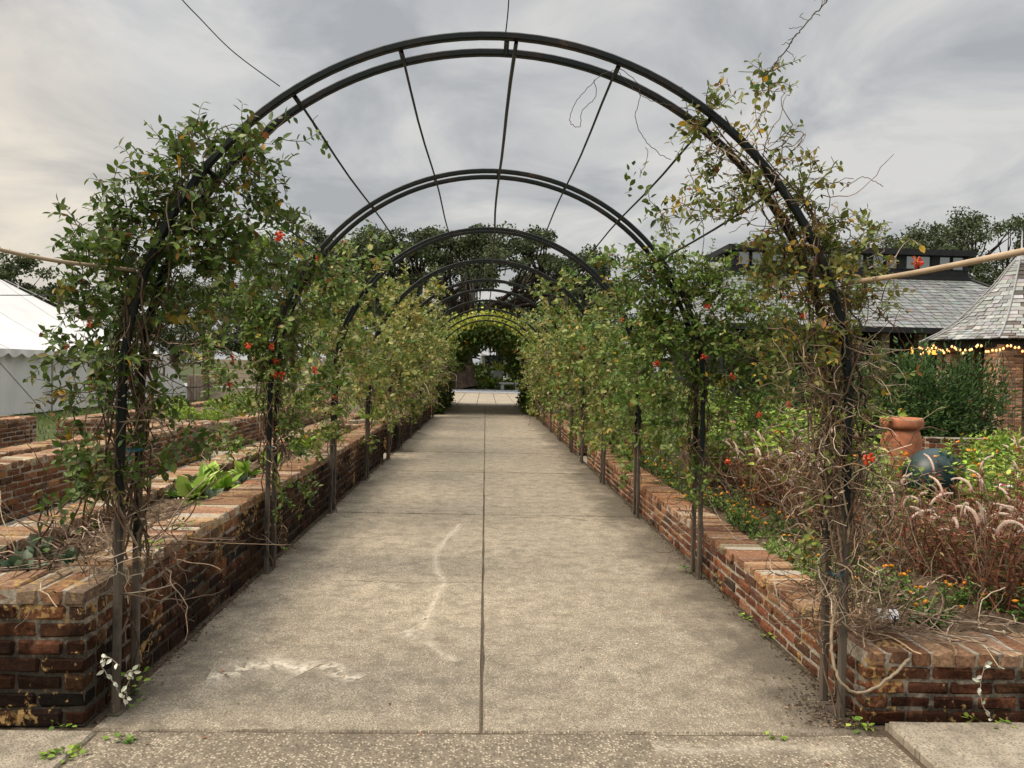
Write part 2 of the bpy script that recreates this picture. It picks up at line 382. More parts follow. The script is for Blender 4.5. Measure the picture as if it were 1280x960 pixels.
def pick(pal, n, jit=0.25):
    """n colours out of a palette [(weight, rgb), ...] with a little jitter"""
    w = np.array([p[0] for p in pal], float); w /= w.sum()
    c = np.array([p[1] for p in pal], float)[rng.choice(len(pal), n, p=w)]
    return c * (1 + jit * rng.normal(size=(n, 1))).clip(0.4, 1.8) * (1 + 0.035 * rng.normal(size=(n, 3))).clip(0.8, 1.2)

def curve_pts(P, D, n, step, wander=0.35, droop=0.05, bias=None):
    """a wandering growth line"""
    out = [np.array(P, float)]; d = unit(np.array(D, float))
    for _ in range(n):
        d = d + rng.normal(size=3) * wander; d[2] -= droop
        if bias is not None: d += bias
        d = unit(d); out.append(out[-1] + d * step)
    return np.array(out)

# ------------------------------------------------------------------ bricks
def bricks(mb, cen, half, col, ch=0.010, jit=0.003):
    """bevelled bricks, axis aligned: centres, half sizes"""
    cen = np.asarray(cen, float); n = len(cen)
    half = np.broadcast_to(np.asarray(half, float), (n, 3))
    sg = np.array([(x, y, z) for x in (-1, 1) for y in (-1, 1) for z in (-1, 1)], float)
    v = np.zeros((n, 24, 3))
    for a in range(8):
        for ax in range(3):
            inset = np.full(3, ch); inset[ax] = 0
            v[:, a * 3 + ax] = cen + sg[a] * (half - inset)
    v += rng.normal(size=v.shape) * jit
    def idx(sx, sy, sz, ax): return ((sx > 0) * 4 + (sy > 0) * 2 + (sz > 0)) * 3 + ax
    Q, T = [], []
    for ax in range(3):
        o1, o2 = [(1, 2), (2, 0), (0, 1)][ax]
        for s in (-1, 1):
            f = []
            for a, b in ((-1, -1), (1, -1), (1, 1), (-1, 1)):
                sg_ = [0, 0, 0]; sg_[ax] = s; sg_[o1] = a; sg_[o2] = b
                f.append(idx(*sg_, ax))
            Q.append(f if s > 0 else f[::-1])
        for a in (-1, 1):
            for b in (-1, 1):
                e = []
                for s, w in ((-1, o1), (1, o1), (1, o2), (-1, o2)):
                    sg_ = [0, 0, 0]; sg_[ax] = s; sg_[o1] = a; sg_[o2] = b
                    e.append(idx(*sg_, w))
                Q.append(e if a * b < 0 else e[::-1])
    for a in range(8):
        T.append([a * 3, a * 3 + 1, a * 3 + 2])
    off = (np.arange(n) * 24)[:, None, None]
    mb.add(v.reshape(-1, 3), (np.array(Q)[None] + off).reshape(-1, 4), (np.array(T)[None] + off).reshape(-1, 3), np.repeat(col, 24, axis=0))

PAL_BRICK = [(4, (.135, .056, .026)), (4, (.10, .043, .022)), (3, (.17, .075, .033)), (1.5, (.07, .037, .023)), (1.2, (.20, .10, .046)), (.4, (.045, .03, .022))]
PAL_RED = [(5, (.14, .056, .028)), (4, (.105, .043, .024)), (2, (.175, .075, .037)), (1.5, (.075, .038, .024)), (.5, (.05, .033, .024)), (.6, (.20, .11, .058))]
PAL_COPE = [(4, (.24, .145, .085)), (3, (.20, .108, .06)), (2.5, (.28, .205, .135)), (1.5, (.14, .075, .043)), (1.5, (.26, .21, .15))]
PAL_COPE_R = [(4, (.215, .115, .062)), (3, (.25, .15, .09)), (2, (.29, .215, .145)), (1.5, (.14, .07, .04))]
MORTAR = (.30, .265, .21)

def wall_run(mb, x0, x1, y0, y1, z0, z1, pal, bl=0.205, ch=0.075, gap=0.012):
    """a brick wall filling the box; bricks run along its longer side, a mortar core between them"""
    along_y = (y1 - y0) > (x1 - x0)
    nco = max(1, round((z1 - z0) / ch)); ch = (z1 - z0) / nco
    ins = 0.009
    box(mb, x0 + ins, x1 - ins, y0 + ins, y1 - ins, z0, z1 - 0.004, MORTAR)
    a0, a1 = (y0, y1) if along_y else (x0, x1)
    b0, b1 = (x0, x1) if along_y else (y0, y1)
    cen, half = [], []
    for k in range(nco):
        zc_ = z0 + (k + 0.5) * ch
        hdr = False
        st = bl * (0.5 if k % 2 else 0.0) + rng.normal() * 0.01
        edges = np.concatenate([[a0], np.arange(a0 + st if st > 0.05 else a0 + bl + st, a1 - 0.06, bl), [a1]])
        for e0, e1 in zip(edges[:-1], edges[1:]):
            la = e1 - e0 - gap
            if la < 0.03: continue
            for side in (0, 1):
                d = 0.05
                bc = b0 + d if side == 0 else b1 - d
                bc += rng.normal() * 0.0025
                h = (la / 2 + rng.normal() * 0.002, d, (ch - gap) / 2 + rng.normal() * 0.0015)
                ac = (e0 + e1) / 2
                cen.append((bc, ac, zc_) if along_y else (ac, bc, zc_)); half.append((h[1], h[0], h[2]) if along_y else h)
        # end faces
        for e_ in (a0, a1):
            w = b1 - b0 - 0.22
            if w > 0.04:
                ac = e_ + (0.05 if e_ == a0 else -0.05)
                cen.append(((b0 + b1) / 2, ac, zc_) if along_y else (ac, (b0 + b1) / 2, zc_))
                half.append((w / 2, 0.05, (ch - gap) / 2) if along_y else (0.05, w / 2, (ch - gap) / 2))
    bricks(mb, cen, half, pick(pal, len(cen), 0.22))

def coping_run(mb, x0, x1, y0, y1, z0, th, pal, bw=0.105, gap=0.012):
    """bricks laid across the top of a wall"""
    along_y = (y1 - y0) > (x1 - x0)
    box(mb, x0 + .008, x1 - .008, y0 + .008, y1 - .008, z0 - 0.003, z0 + th - 0.007, (.33, .29, .23))
    a0, a1 = (y0, y1) if along_y else (x0, x1)
    n = max(1, round((a1 - a0) / bw)); w = (a1 - a0) / n
    cen, half = [], []
    for k in range(n):
        ac = a0 + (k + .5) * w
        h = (w - gap) / 2 + rng.normal() * .0015
        zt = z0 + th / 2 + rng.normal() * .004
        out = rng.normal() * .005
        if along_y: cen.append(((x0 + x1) / 2 + out, ac, zt)); half.append(((x1 - x0) / 2 + .003, h, th / 2))
        else: cen.append((ac, (y0 + y1) / 2 + out, zt)); half.append((h, (y1 - y0) / 2 + .003, th / 2))
    bricks(mb, cen, half, pick(pal, n, 0.2), ch=0.01, jit=0.004)

def planter(label, x0, x1, y0, y1, h, soil_z, t, bmat, pal, cpal, front=None, cut=None, cmat=None, group='brick planting beds'):
    """raised brick bed: wall, coping and soil"""
    root = thing('brick_planter', label, 'raised bed', ((x0 + x1) / 2, y0, 0), group)
    inv = Matrix.Translation(-Vector(root.location))
    ct = 0.065
    w = MB()
    wall_run(w, x1 - t, x1, y0 + t, y1 - t, 0, h - ct, pal)
    wall_run(w, x0, x0 + t, y0 + t, y1 - t, 0, h - ct, pal)
    wall_run(w, x0, x1, y1 - t, y1, 0, h - ct, pal)
    o = w.build('wall', bmat, root); o.matrix_parent_inverse = inv
    w = MB(); wall_run(w, x0, x1, y0, y0 + t, 0, h - ct, pal)
    o = w.build('end_wall', front or bmat, root); o.matrix_parent_inverse = inv
    c = MB()
    coping_run(c, x1 - t, x1, y0 + t, y1 - t, h - ct, ct, cpal); coping_run(c, x0, x0 + t, y0 + t, y1 - t, h - ct, ct, cpal)
    coping_run(c, x0, x1, y0, y0 + t, h - ct, ct, cpal); coping_run(c, x0, x1, y1 - t, y1, h - ct, ct, cpal)
    o = c.build('coping', cmat or BRICK_C, root); o.matrix_parent_inverse = inv
    s = MB()
    nx, ny = max(3, int((x1 - x0) / .12)), max(3, int((y1 - y0) / .12))
    gx, gy = np.meshgrid(np.linspace(x0 + t - .03, x1 - t + .03, nx), np.linspace(y0 + t - .03, y1 - t + .03, ny), indexing='ij')
    gz = soil_z + rng.normal(size=gx.shape) * .014 + 0.02 * np.sin(gx * 3 + gy * 1.3)
    v = np.stack([gx, gy, gz], -1).reshape(-1, 3)
    i, j = np.meshgrid(np.arange(nx - 1), np.arange(ny - 1), indexing='ij'); a = (i * ny + j).ravel()
    s.add(v, np.stack([a, a + ny, a + ny + 1, a + 1], -1))
    o = s.build('soil', SOIL, root, smooth=True); o.matrix_parent_inverse = inv
    return root

# ------------------------------------------------------------------ ground, path, paving
def sheet(name, x0, x1, y0, y1, z, m):
    b = MB(); b.add([(x0, y0, z), (x1, y0, z), (x1, y1, z), (x0, y1, z)], [(0, 1, 2, 3)])
    return tag(b.build(name, m), kind='structure')
sheet('ground', -900, 900, -60, 1800, -0.03, GROUND)
DIRT = mat('joint_dirt', color=(0.075, 0.055, 0.036), rough=0.95, noise=(60, 0.5, 1.5))
sheet('path_subsoil', -8.0, 8.0, 1.0, 50.0, -0.009, DIRT)

def slab(mb, x0, x1, y0, y1, top=0.0, n=14, edge=0.008):
    """one concrete slab with slightly worn edges"""
    xs = np.concatenate([[x0], np.linspace(x0 + edge, x1 - edge, n), [x1]]); m_ = max(3, int((y1 - y0) / .25))
    ys = np.concatenate([[y0], np.linspace(y0 + edge, y1 - edge, m_), [y1]])
    gx, gy = np.meshgrid(xs, ys, indexing='ij')
    gx = gx.copy(); gy = gy.copy()
    gx[0, :] += rng.normal(size=len(ys)) * .003; gx[-1, :] += rng.normal(size=len(ys)) * .003
    gy[:, 0] += rng.normal(size=len(xs)) * .003; gy[:, -1] += rng.normal(size=len(xs)) * .003
    gz = top + rng.normal(size=gx.shape) * .0012
    gz[0, :] = gz[-1, :] = top - .012; gz[:, 0] = gz[:, -1] = top - .012
    v = np.stack([gx, gy, gz], -1); a_, b_ = gx.shape
    i, j = np.meshgrid(np.arange(a_ - 1), np.arange(b_ - 1), indexing='ij'); k = (i * b_ + j).ravel()
    mb.add(v.reshape(-1, 3), np.stack([k, k + b_, k + b_ + 1, k + 1], -1))
    for (p, q_) in ((v[0], 0), (v[-1], 1), (v[:, 0], 2), (v[:, -1], 3)):
        low = p.copy(); low[:, 2] = top - .1; m2 = len(p)
        f = [(a, a + 1, m2 + a + 1, m2 + a) for a in range(m2 - 1)]
        mb.add(np.concatenate([p, low]), f)

pth = MB()
JY = [3.345, 8.36, 11.75, 14.45, 17.6, 20.8, 24.6, 29.0, 33.0]
for y0, y1 in zip(JY[:-1], JY[1:]):
    g0, g1 = (.006, .02) if y0 < 5 else (.02, .02)
    slab(pth, -1.70, -0.005 - .012, y0 + g0, y1 - g1, rng.normal() * .002)
    slab(pth, 0.005 - .012, 1.72, y0 + g0, y1 - g1, rng.normal() * .002)
tag(pth.build('path', CONCRETE, smooth=False), kind='structure')
ap = MB(); slab(ap, -1.66, 1.80, 0.8, 3.335, 0.0, 20)
tag(ap.build('path_apron', APRON), kind='structure')
sl = MB(); slab(sl, -4.5, -1.675, 1.0, 3.335, 0.004, 16)
tag(sl.build('pavement', SLABMAT), kind='structure')
sl = MB(); slab(sl, 1.83, 4.6, 1.2, 3.40, 0.035, 16)
tag(sl.build('pavement', SLABMAT), kind='structure')
cp = MB()
slab(cp, -4.63, -2.87, 2.0, 13.2, -0.004, 6); slab(cp, -4.63, -2.87, 14.2, 25, -0.004, 6); slab(cp, -9, -1.72, 13.22, 14.18, -0.006, 10)
slab(cp, 1.74, 9, 13.12, 14.28, -0.006, 10)
tag(cp.build('side_path', SLABMAT), kind='structure')
fp = MB()
for i in range(5):
    for j in range(2):
        x0 = -2.1 + i * .86; slab(fp, x0 + .012, x0 + .848, 33.05 + j * 8 + .02, 41.05 + j * 8 - .02, 0.0, 3)
tag(fp.build('paving', SLABMAT), kind='structure')
sheet('road', -60, 60, 49.2, 57.5, -0.012, ROAD)

def ribbon(pix, width, name, alpha=.62, m=None):
    """a pale lime streak on the concrete, soft towards its edges"""
    pts = np.array([ground_at(*p) for p in pix])[:, :2]
    t = np.linspace(0, len(pts) - 1, len(pts) * 6); P = np.stack([np.interp(t, np.arange(len(pts)), pts[:, k]) for k in (0, 1)], -1)
    P += rng.normal(size=P.shape) * .006
    d = unit(np.gradient(P, axis=0)); nrm = np.stack([-d[:, 1], d[:, 0]], -1)
    w = width * (0.9 + 0.25 * np.sin(np.arange(len(P)) * .7) + .12 * rng.random(len(P)))[:, None]
    rows = [np.concatenate([P + nrm * w * s, np.full((len(P), 1), .004)], 1) for s in (-1, 0, 1)]
    v = np.stack(rows, 1).reshape(-1, 3); c = np.tile(np.array([[0, 0, 0], [1, 1, 1], [0, 0, 0]], float), (len(P), 1)) * alpha
    q = [(i * 3 + s, i * 3 + s + 1, i * 3 + s + 4, i * 3 + s + 3) for i in range(len(P) - 1) for s in (0, 1)]
    b = MB(); b.add(v, q, None, c)
    tag(b.build(name, m or STAIN), kind='structure')
ribbon([(575, 655), (556, 676), (544, 694), (545, 714), (556, 727), (545, 748), (534, 775), (525, 796), (548, 815), (568, 828)], .05, 'path_stain')
ribbon([(505, 790), (522, 796), (540, 800)], .13, 'path_stain')
ribbon([(262, 846), (290, 842), (312, 834), (345, 830), (385, 838)], .15, 'path_stain', 1.0)
ribbon([(405, 832), (425, 836), (418, 845), (450, 849)], .07, 'path_stain', 1.0)
ribbon([(432, 726), (480, 728), (530, 729), (575, 728), (603, 729)], .009, 'path_crack', .8, CRACK)
ribbon([(640, 648), (690, 646), (740, 652), (788, 655)], .012, 'path_crack', .9, CRACK)
ribbon([(820, 936), (900, 940), (960, 934), (1060, 938)], .08, 'path_stain', .4)

# ------------------------------------------------------------------ raised beds
planter('long low red brick bed of pink plumes and marigolds beside the path', 1.74, 6.6, 3.44, 13.1, 0.335, 0.29, 0.30, BRICK_R, PAL_RED, PAL_COPE_R, front=BRICK_F2)
planter('narrow dark stained brick bed under the vines at the tangled front corner', -2.86, -1.735, 3.37, 13.2, 0.60, 0.50, 0.29, BRICK_L, PAL_BRICK, PAL_COPE, front=BRICK_F)
planter('narrow brick bed beyond the cross path, under the olive vines', -2.86, -1.735, 14.2, 24.6, 0.58, 0.48, 0.29, BRICK_L, PAL_BRICK, PAL_COPE)
planter('slim brick bed across the side path, bare soil, before the white tent', -5.5, -4.65, 3.2, 13.2, 0.57, 0.47, 0.30, BRICK_R, PAL_BRICK, PAL_COPE)
planter('wide brick vegetable bed full of lime green leaves near the slatted fence', -7.7, -4.65, 14.0, 24.6, 0.52, 0.44, 0.30, BRICK_R, PAL_BRICK, PAL_COPE)
planter('low brick flower bed beyond the cross path on the pavilion side', 1.74, 6.6, 14.3, 24.6, 0.34, 0.29, 0.30, BRICK_R, PAL_RED, PAL_COPE_R)
planter('far brick bed alongside the leafy tunnel, vegetable side', -2.86, -1.735, 25.6, 33.0, 0.45, 0.38, 0.29, BRICK_R, PAL_BRICK, PAL_COPE)
planter('far brick bed alongside the leafy tunnel, pavilion side', 1.74, 2.86, 25.6, 33.0, 0.36, 0.3, 0.29, BRICK_R, PAL_RED, PAL_COPE_R)
planter('grass topped brick bed right in front of the white tent', -11.6, -7.45, 3.2, 13.0, 0.63, 0.55, 0.30, BRICK_R, PAL_BRICK, PAL_COPE)
w = MB(); wall_run(w, 6.65, 9.8, 11.3, 11.6, 0, 0.7, PAL_RED)
tag(w.build('brick_wall', BRICK_R), 'low brick wall behind the dark glazed pot, below the clipped shrubs', 'wall')
g_ = MB()
n = 5200; P = np.stack([rng.uniform(-12.7, -7.8, n), rng.uniform(7, 30, n), np.zeros(n)], -1); P[:, 2] = np.where((P[:, 1] < 12.7) & (P[:, 0] > -11.4), .55, 0)
leaves(g_, P, np.stack([rng.normal(size=n) * .4, rng.normal(size=n) * .4, np.ones(n)], -1), rng.normal(size=(n, 3)), rng.uniform(.06, .16, n), .03, pick([(1, (.11, .16, .03)), (1, (.17, .21, .05))], n), LT2)
tag(g_.build('grass', LEAF_DULL), 'short green grass on the bed and along the foot of the tent', 'grass', kind='stuff')

# ------------------------------------------------------------------ arches
RAD, ZC = 1.655, 1.445
ORD = ['front', 'second', 'third', 'fourth', 'fifth', 'sixth', 'seventh', 'eighth', 'ninth', 'tenth', 'eleventh', 'twelfth', 'thirteenth', 'fourteenth']
HOOPS = [3.5, 5.88, 8.3, 10.72, 13.1, 14.7, 17.05, 19.45, 21.85, 24.25, 26.2, 28.5, 30.8, 33.0]
def hoop_mesh(y, rad, zc, wid=0.033):
    a = np.concatenate([np.linspace(math.pi, 0, 61)])
    pts = [(-rad - .012, 0.0), (-rad - .008, zc * .5)] + [(rad * math.cos(t), zc + rad * math.sin(t)) for t in a] + [(rad + .004, zc * .5), (rad + .008, 0.0)]
    pts = np.array(pts); T = unit(np.gradient(pts, axis=0)); nr = np.stack([T[:, 1], -T[:, 0]], -1) * -1
    h, c = wid / 2, .006
    prof = [(-h + c, -h), (h - c, -h), (h, -h + c), (h, h - c), (h - c, h), (-h + c, h), (-h, h - c), (-h, -h + c)]
    v = np.array([[(p[0] + n_[0] * u, y + w_, p[1] + n_[1] * u) for (u, w_) in prof] for p, n_ in zip(pts, nr)])
    n, k = len(pts), 8
    i = np.arange(n - 1)[:, None] * k; j = np.arange(k)[None, :]; j2 = (j + 1) % k
    b = MB(); b.add(v.reshape(-1, 3), np.stack([i + j, i + j2, i + k + j2, i + k + j], -1).reshape(-1, 4))
    return b
proto = None
ARCH_ANG = [-52, -34, -15.7, 1.2, 19.5, 36.5, 52]
for k, y in enumerate(HOOPS):
    lab = 'dark metal double-hoop arch over the path, %s from the front' % ORD[k]
    if k == 0: lab = 'front dark metal double-hoop arch, largest in view, bare across its crown'
    if k == 10: lab = 'metal arch at the mouth of the leafy tunnel'
    if proto is None:
        proto = thing('garden_arch', lab, 'arch', (0, y, 0), 'metal arches over the path')
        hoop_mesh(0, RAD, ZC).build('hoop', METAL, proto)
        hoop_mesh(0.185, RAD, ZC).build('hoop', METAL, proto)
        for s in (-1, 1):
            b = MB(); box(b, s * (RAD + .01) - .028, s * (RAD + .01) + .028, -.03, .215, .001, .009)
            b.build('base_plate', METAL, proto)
        for A in ARCH_ANG:
            b = MB(); a = R(A); c, s_ = math.sin(a) * (RAD - .005), ZC + math.cos(a) * (RAD - .005)
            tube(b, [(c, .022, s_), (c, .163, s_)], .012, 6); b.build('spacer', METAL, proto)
    else:
        o = copy_tree(proto); o.location = (0, y, 0); o['label'] = lab
for sec, (ya, yb, nm_) in enumerate(((3.48, 13.35, 'near'), (14.66, 24.5, 'far'))):
    for k, A in enumerate(ARCH_ANG):
        a = R(A); b = MB()
        ys = np.linspace(ya, yb, 22); rr = RAD - .034
        pts = np.stack([math.sin(a) * rr + .006 * np.sin(ys * 2 + k), ys, ZC + math.cos(a) * rr - .008 * np.sin((ys - ya) / 2.4 * math.pi) ** 2], -1)
        if k == 3: pts[:, 0] += .045 * np.clip((6 - ys) / 2.5, 0, 1)
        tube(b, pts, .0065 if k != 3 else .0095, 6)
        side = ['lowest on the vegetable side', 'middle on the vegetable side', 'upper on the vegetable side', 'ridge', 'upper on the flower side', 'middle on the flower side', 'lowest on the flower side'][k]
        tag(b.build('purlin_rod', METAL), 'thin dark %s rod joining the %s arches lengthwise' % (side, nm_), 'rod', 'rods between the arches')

# ------------------------------------------------------------------ vines
DARK = [(5, (.048, .085, .012)), (4, (.072, .12, .019)), (2, (.115, .17, .030)), (1, (.17, .19, .07)), (.25, (.42, .24, .02)), (.5, (.15, .06, .02))]
MIXED = [(4, (.09, .125, .02)), (4, (.145, .18, .034)), (2.5, (.21, .215, .052)), (1, (.27, .25, .10)), (1, (.50, .28, .025)), (1.4, (.22, .09, .025))]
MIDG = [(4, (.065, .125, .016)), (4, (.115, .185, .028)), (2, (.175, .225, .045)), (.8, (.23, .24, .09)), (.12, (.46, .26, .025)), (.3, (.18, .08, .025))]
OLIVE = [(4, (.19, .20, .04)), (4, (.27, .255, .062)), (2, (.37, .33, .12)), (2.5, (.10, .14, .024)), (.2, (.46, .28, .05)), (.5, (.29, .165, .07))]
LIME = [(4, (.27, .31, .035)), (3, (.36, .36, .05)), (2, (.12, .17, .025)), (1, (.38, .33, .08))]
DRY = [(4, (.27, .195, .13)), (3, (.15, .10, .065)), (2, (.38, .30, .22)), (2, (.09, .06, .04))]
BROWN = [(3, (.085, .055, .035)), (3, (.13, .088, .057)), (2, (.20, .145, .098))]

def flower_mesh():
    b = MB()
    for k in range(14):
        d = unit(np.array([rng.normal(), rng.normal(), rng.normal() * .5 - .15]))
        L = rng.uniform(.03, .045)
        p = np.array([(0, 0, 0), d * L * .7, d * L]) ; p[2, 2] -= .004
        c = pick([(3, (.58, .06, .025)), (2, (.62, .14, .05)), (1, (.45, .04, .02))], 1)[0]
        tube(b, p, [.0025, .005, .0095], 5, c, cap=True)
    return b.mesh('flower', PETAL)
FLOWERS = [flower_mesh() for _ in range(4)]

def vine(label, blobs, Y, pal, leaf=(.034, .056), side=0, stems=10, flowers=(), tangles=(), T=LT6, nodes=(4, 8), stemtop=None, cat='climbing vine', group='honeysuckle vines on the arches', droop=.10, step=.033, stempal=BROWN, ydep=.13, post_leaves=0, posth=None, wide=.52, dens=2.3, spread_=.46, off=0):
    """a climbing plant: woody stems twisted round the posts, leafy shoots in clumps, flower heads, dry tangle.
    blobs: (px, py, rx, ry, shoots) clumps as seen in the photo, at depth Y"""
    sx = -1 if side < 0 else 1
    foot = (sx * (RAD + .02), Y, 0.0)
    root = thing('honeysuckle_vine', label, cat, foot, group)
    inv = Matrix.Translation(-Vector(foot))
    st, fo = MB(), MB()
    # twisted main stems up the posts and along the hoops
    for k in range(stems):
        top = rng.uniform(.62, 1.0) * (stemtop if stemtop is not None else 1.75)
        ph, tw, rr = rng.uniform(0, 6.28), rng.choice([-1, 1]) * rng.uniform(1.5, 4.5), rng.uniform(.03, .085)
        n = 26; u = np.linspace(0 if k < 2 else rng.uniform(.42, .66), top, n)
        bx = np.where(u < 1, RAD, RAD * np.cos(np.clip(u - 1, 0, 1.5))); bz = np.where(u < 1, u * ZC, ZC + RAD * np.sin(np.clip(u - 1, 0, 1.5)))
        spread = rr * (0.5 + .9 * np.clip(u, 0, 1)) * (1 + .3 * np.sin(u * 9 + ph))
        pts = np.stack([sx * (bx + spread * np.cos(ph + tw * u * 2)), Y + .09 + (rr + .05) * np.sin(ph + tw * u * 2), bz + .01], -1)
        pts += rng.normal(size=pts.shape) * .008
        r0 = rng.uniform(.003, .0085)
        tube(st, pts, np.linspace(r0, r0 * .5, n), 4 if Y > 7 else 5, pick(stempal, 1)[0])
    P, D, Nn, Lf, C = [], [], [], [], []
    ppm = FPX / Y
    for (px, py, rx, ry, ns) in blobs:
        cen = at(px + off, py, Y + .09); hx, hz = rx / ppm, ry / ppm
        nsh = int(ns * dens + .5); subs = rng.normal(size=(max(1, nsh // 6), 3)) * spread_ * 1.12
        for _ in range(nsh):
            rad_ = subs[rng.integers(len(subs))] + rng.normal(size=3) * .17
            p0 = cen + np.array([rad_[0] * hx, rad_[1] * ydep * 1.3, rad_[2] * hz])
            out = np.array([rad_[0], rad_[1] * 1.2, rad_[2] + .25]) + rng.normal(size=3) * .6
            nn = rng.integers(*nodes)
            line = curve_pts(p0, out, nn, step, .28, droop)
            tube(st, line, np.linspace(.0026, .0012, len(line)), 3, pick([(2, (.10, .075, .04)), (2, (.08, .09, .035)), (1, (.2, .14, .09))], 1)[0])
            tang = unit(np.gradient(line, axis=0))
            for q in range(1, len(line)):
                sd_ = unit(np.cross(tang[q], unit(rng.normal(size=3) + np.array([0, 0, .3]))))
                for s in (-1, 1):
                    if rng.random() < .12: continue
                    d = sd_ * s + tang[q] * .55 + np.array([0, 0, -.12]) + rng.normal(size=3) * .25
                    P.append(line[q]); D.append(d); Nn.append(np.array([0, 0, 1.0]) + rng.normal(size=3) * .55 + np.array([0, -.25, 0]))
                    Lf.append((rng.uniform(*leaf) if rng.random() < .7 else rng.uniform(.45, 1.2) * leaf[1]) * (1.0 - .4 * (q / len(line))))
            col = pick(pal, 1, .1)[0]
            k = len(P) - len(C)
            own = pick(pal, k, .22); C.extend(list(own * .55 + col * .45 if rng.random() < .7 else own))
    if P:
        Lf = np.array(Lf)
        leaves(fo, np.array(P), np.array(D), np.array(Nn), Lf, Lf * wide * rng.uniform(.7, 1.25, len(Lf)), np.array(C), T)
    o = st.build('stems', STEM, root, smooth=True); o.matrix_parent_inverse = inv
    o = fo.build('foliage', LEAF, root, smooth=True); o.matrix_parent_inverse = inv
    if tangles:
        tg = MB()
        for (px, py, rx, ry, nt) in tangles:
            cen = at(px, py, Y + .09)
            for _ in range(int(nt)):
                g = rng.normal(size=3) * .5
                p0 = cen + np.array([g[0] * rx / ppm, g[1] * ydep * 1.2, g[2] * ry / ppm])
                d0 = rng.normal(size=3) * np.array([.7, .6, 1.0])
                line = curve_pts(p0, d0, rng.integers(6, 13), .038 * max(1, Y / 9), .42, .05)
                tube(tg, line, np.linspace(.0032, .0016, len(line)) * max(1, Y / 6), 3, pick(DRY, 1)[0])
            nlf = int(nt * 1.6)
            g = rng.normal(size=(nlf, 3)) * .5
            PP = cen + g * np.array([rx / ppm, ydep * 1.2, ry / ppm])
            leaves(tg, PP, rng.normal(size=(nlf, 3)) + np.array([0, 0, -.5]), rng.normal(size=(nlf, 3)), rng.uniform(.02, .04, nlf) * max(1, Y / 7), .012 * max(1, Y / 7), pick(DRY, nlf), LT2)
        o = tag(tg.build('dry_tangle', STEM, root), kind='stuff'); o.matrix_parent_inverse = inv
    for f in flowers:
        (px, py) = f[:2]
        fl = bpy.data.objects.new('flower', FLOWERS[rng.integers(4)]); COL.objects.link(fl)
        fl.parent = root; fl.matrix_parent_inverse = inv
        fl.location = at(px, py, Y - .10 + rng.uniform(-.04, .04)); fl.rotation_euler = rng.uniform(0, 6, 3)
        fl.scale = (f[2] if len(f) > 2 else .75,) * 3
    return root

# front arch, vegetable side: the big dark mass
vine('big dark green honeysuckle vine smothering the front arch beside the vegetable beds',
     [(258, 178, 40, 28, 18), (222, 222, 40, 34, 20), (292, 225, 52, 50, 22), (160, 272, 46, 28, 18), (225, 275, 70, 50, 36), (105, 300, 42, 30, 16), (200, 330, 90, 60, 42), (320, 290, 42, 40, 11), (300, 350, 50, 60, 12),
      (120, 360, 50, 50, 24), (215, 385, 85, 45, 28), (120, 420, 45, 50, 18), (100, 485, 42, 50, 17), (150, 500, 55, 50, 12), (90, 560, 40, 40, 10), (150, 575, 50, 40, 11), (125, 620, 45, 30, 7), (215, 575, 30, 40, 6), (345, 250, 22, 40, 4)],
     3.5, DARK, side=-1, stems=20, leaf=(.042, .068), stemtop=1.9, spread_=.38, off=9, droop=.06, dens=1.75,
     tangles=[(185, 480, 60, 120, 60), (160, 640, 50, 60, 26), (260, 235, 40, 40, 14), (110, 680, 80, 40, 30), (190, 700, 30, 50, 12)],
     flowers=[(350, 296, .7), (112, 405, .35), (113, 485, .4), (84, 433, .35)])
# front arch, flower side: sparse leaves on the hoop, tangle on the post
vine('sparse yellowing honeysuckle vine with a pale dry tangle on the front arch, flower bed side',
     [(935, 105, 26, 26, 5), (895, 150, 40, 25, 6), (945, 195, 50, 38, 13), (995, 235, 46, 38, 15), (870, 160, 40, 50, 3), (880, 235, 55, 45, 7), (820, 240, 18, 30, 2), (930, 270, 55, 40, 10), (1045, 275, 50, 36, 16), (1000, 315, 60, 40, 18), (1085, 310, 40, 40, 10), (1055, 350, 50, 40, 18), (940, 335, 45, 40, 8),
      (1000, 395, 60, 45, 18), (1085, 385, 30, 40, 7), (1040, 450, 50, 50, 14), (985, 470, 45, 50, 9), (1090, 470, 45, 40, 7), (1050, 560, 40, 60, 6), (1010, 610, 40, 60, 4), (1080, 690, 30, 40, 3), (1030, 680, 30, 50, 3)],
     3.5, MIXED, side=1, stems=20, leaf=(.032, .056), stemtop=1.95, ydep=.11, dens=2.3, spread_=.33, nodes=(3, 7),
     tangles=[(1045, 400, 60, 90, 60), (1045, 560, 48, 110, 230), (1045, 700, 55, 70, 90), (1045, 460, 50, 60, 60), (950, 215, 45, 50, 22), (1000, 280, 45, 50, 22), (900, 170, 40, 40, 8), (1100, 745, 60, 25, 50), (1090, 620, 40, 60, 30)],
     flowers=[(1146, 327), (1085, 575)])
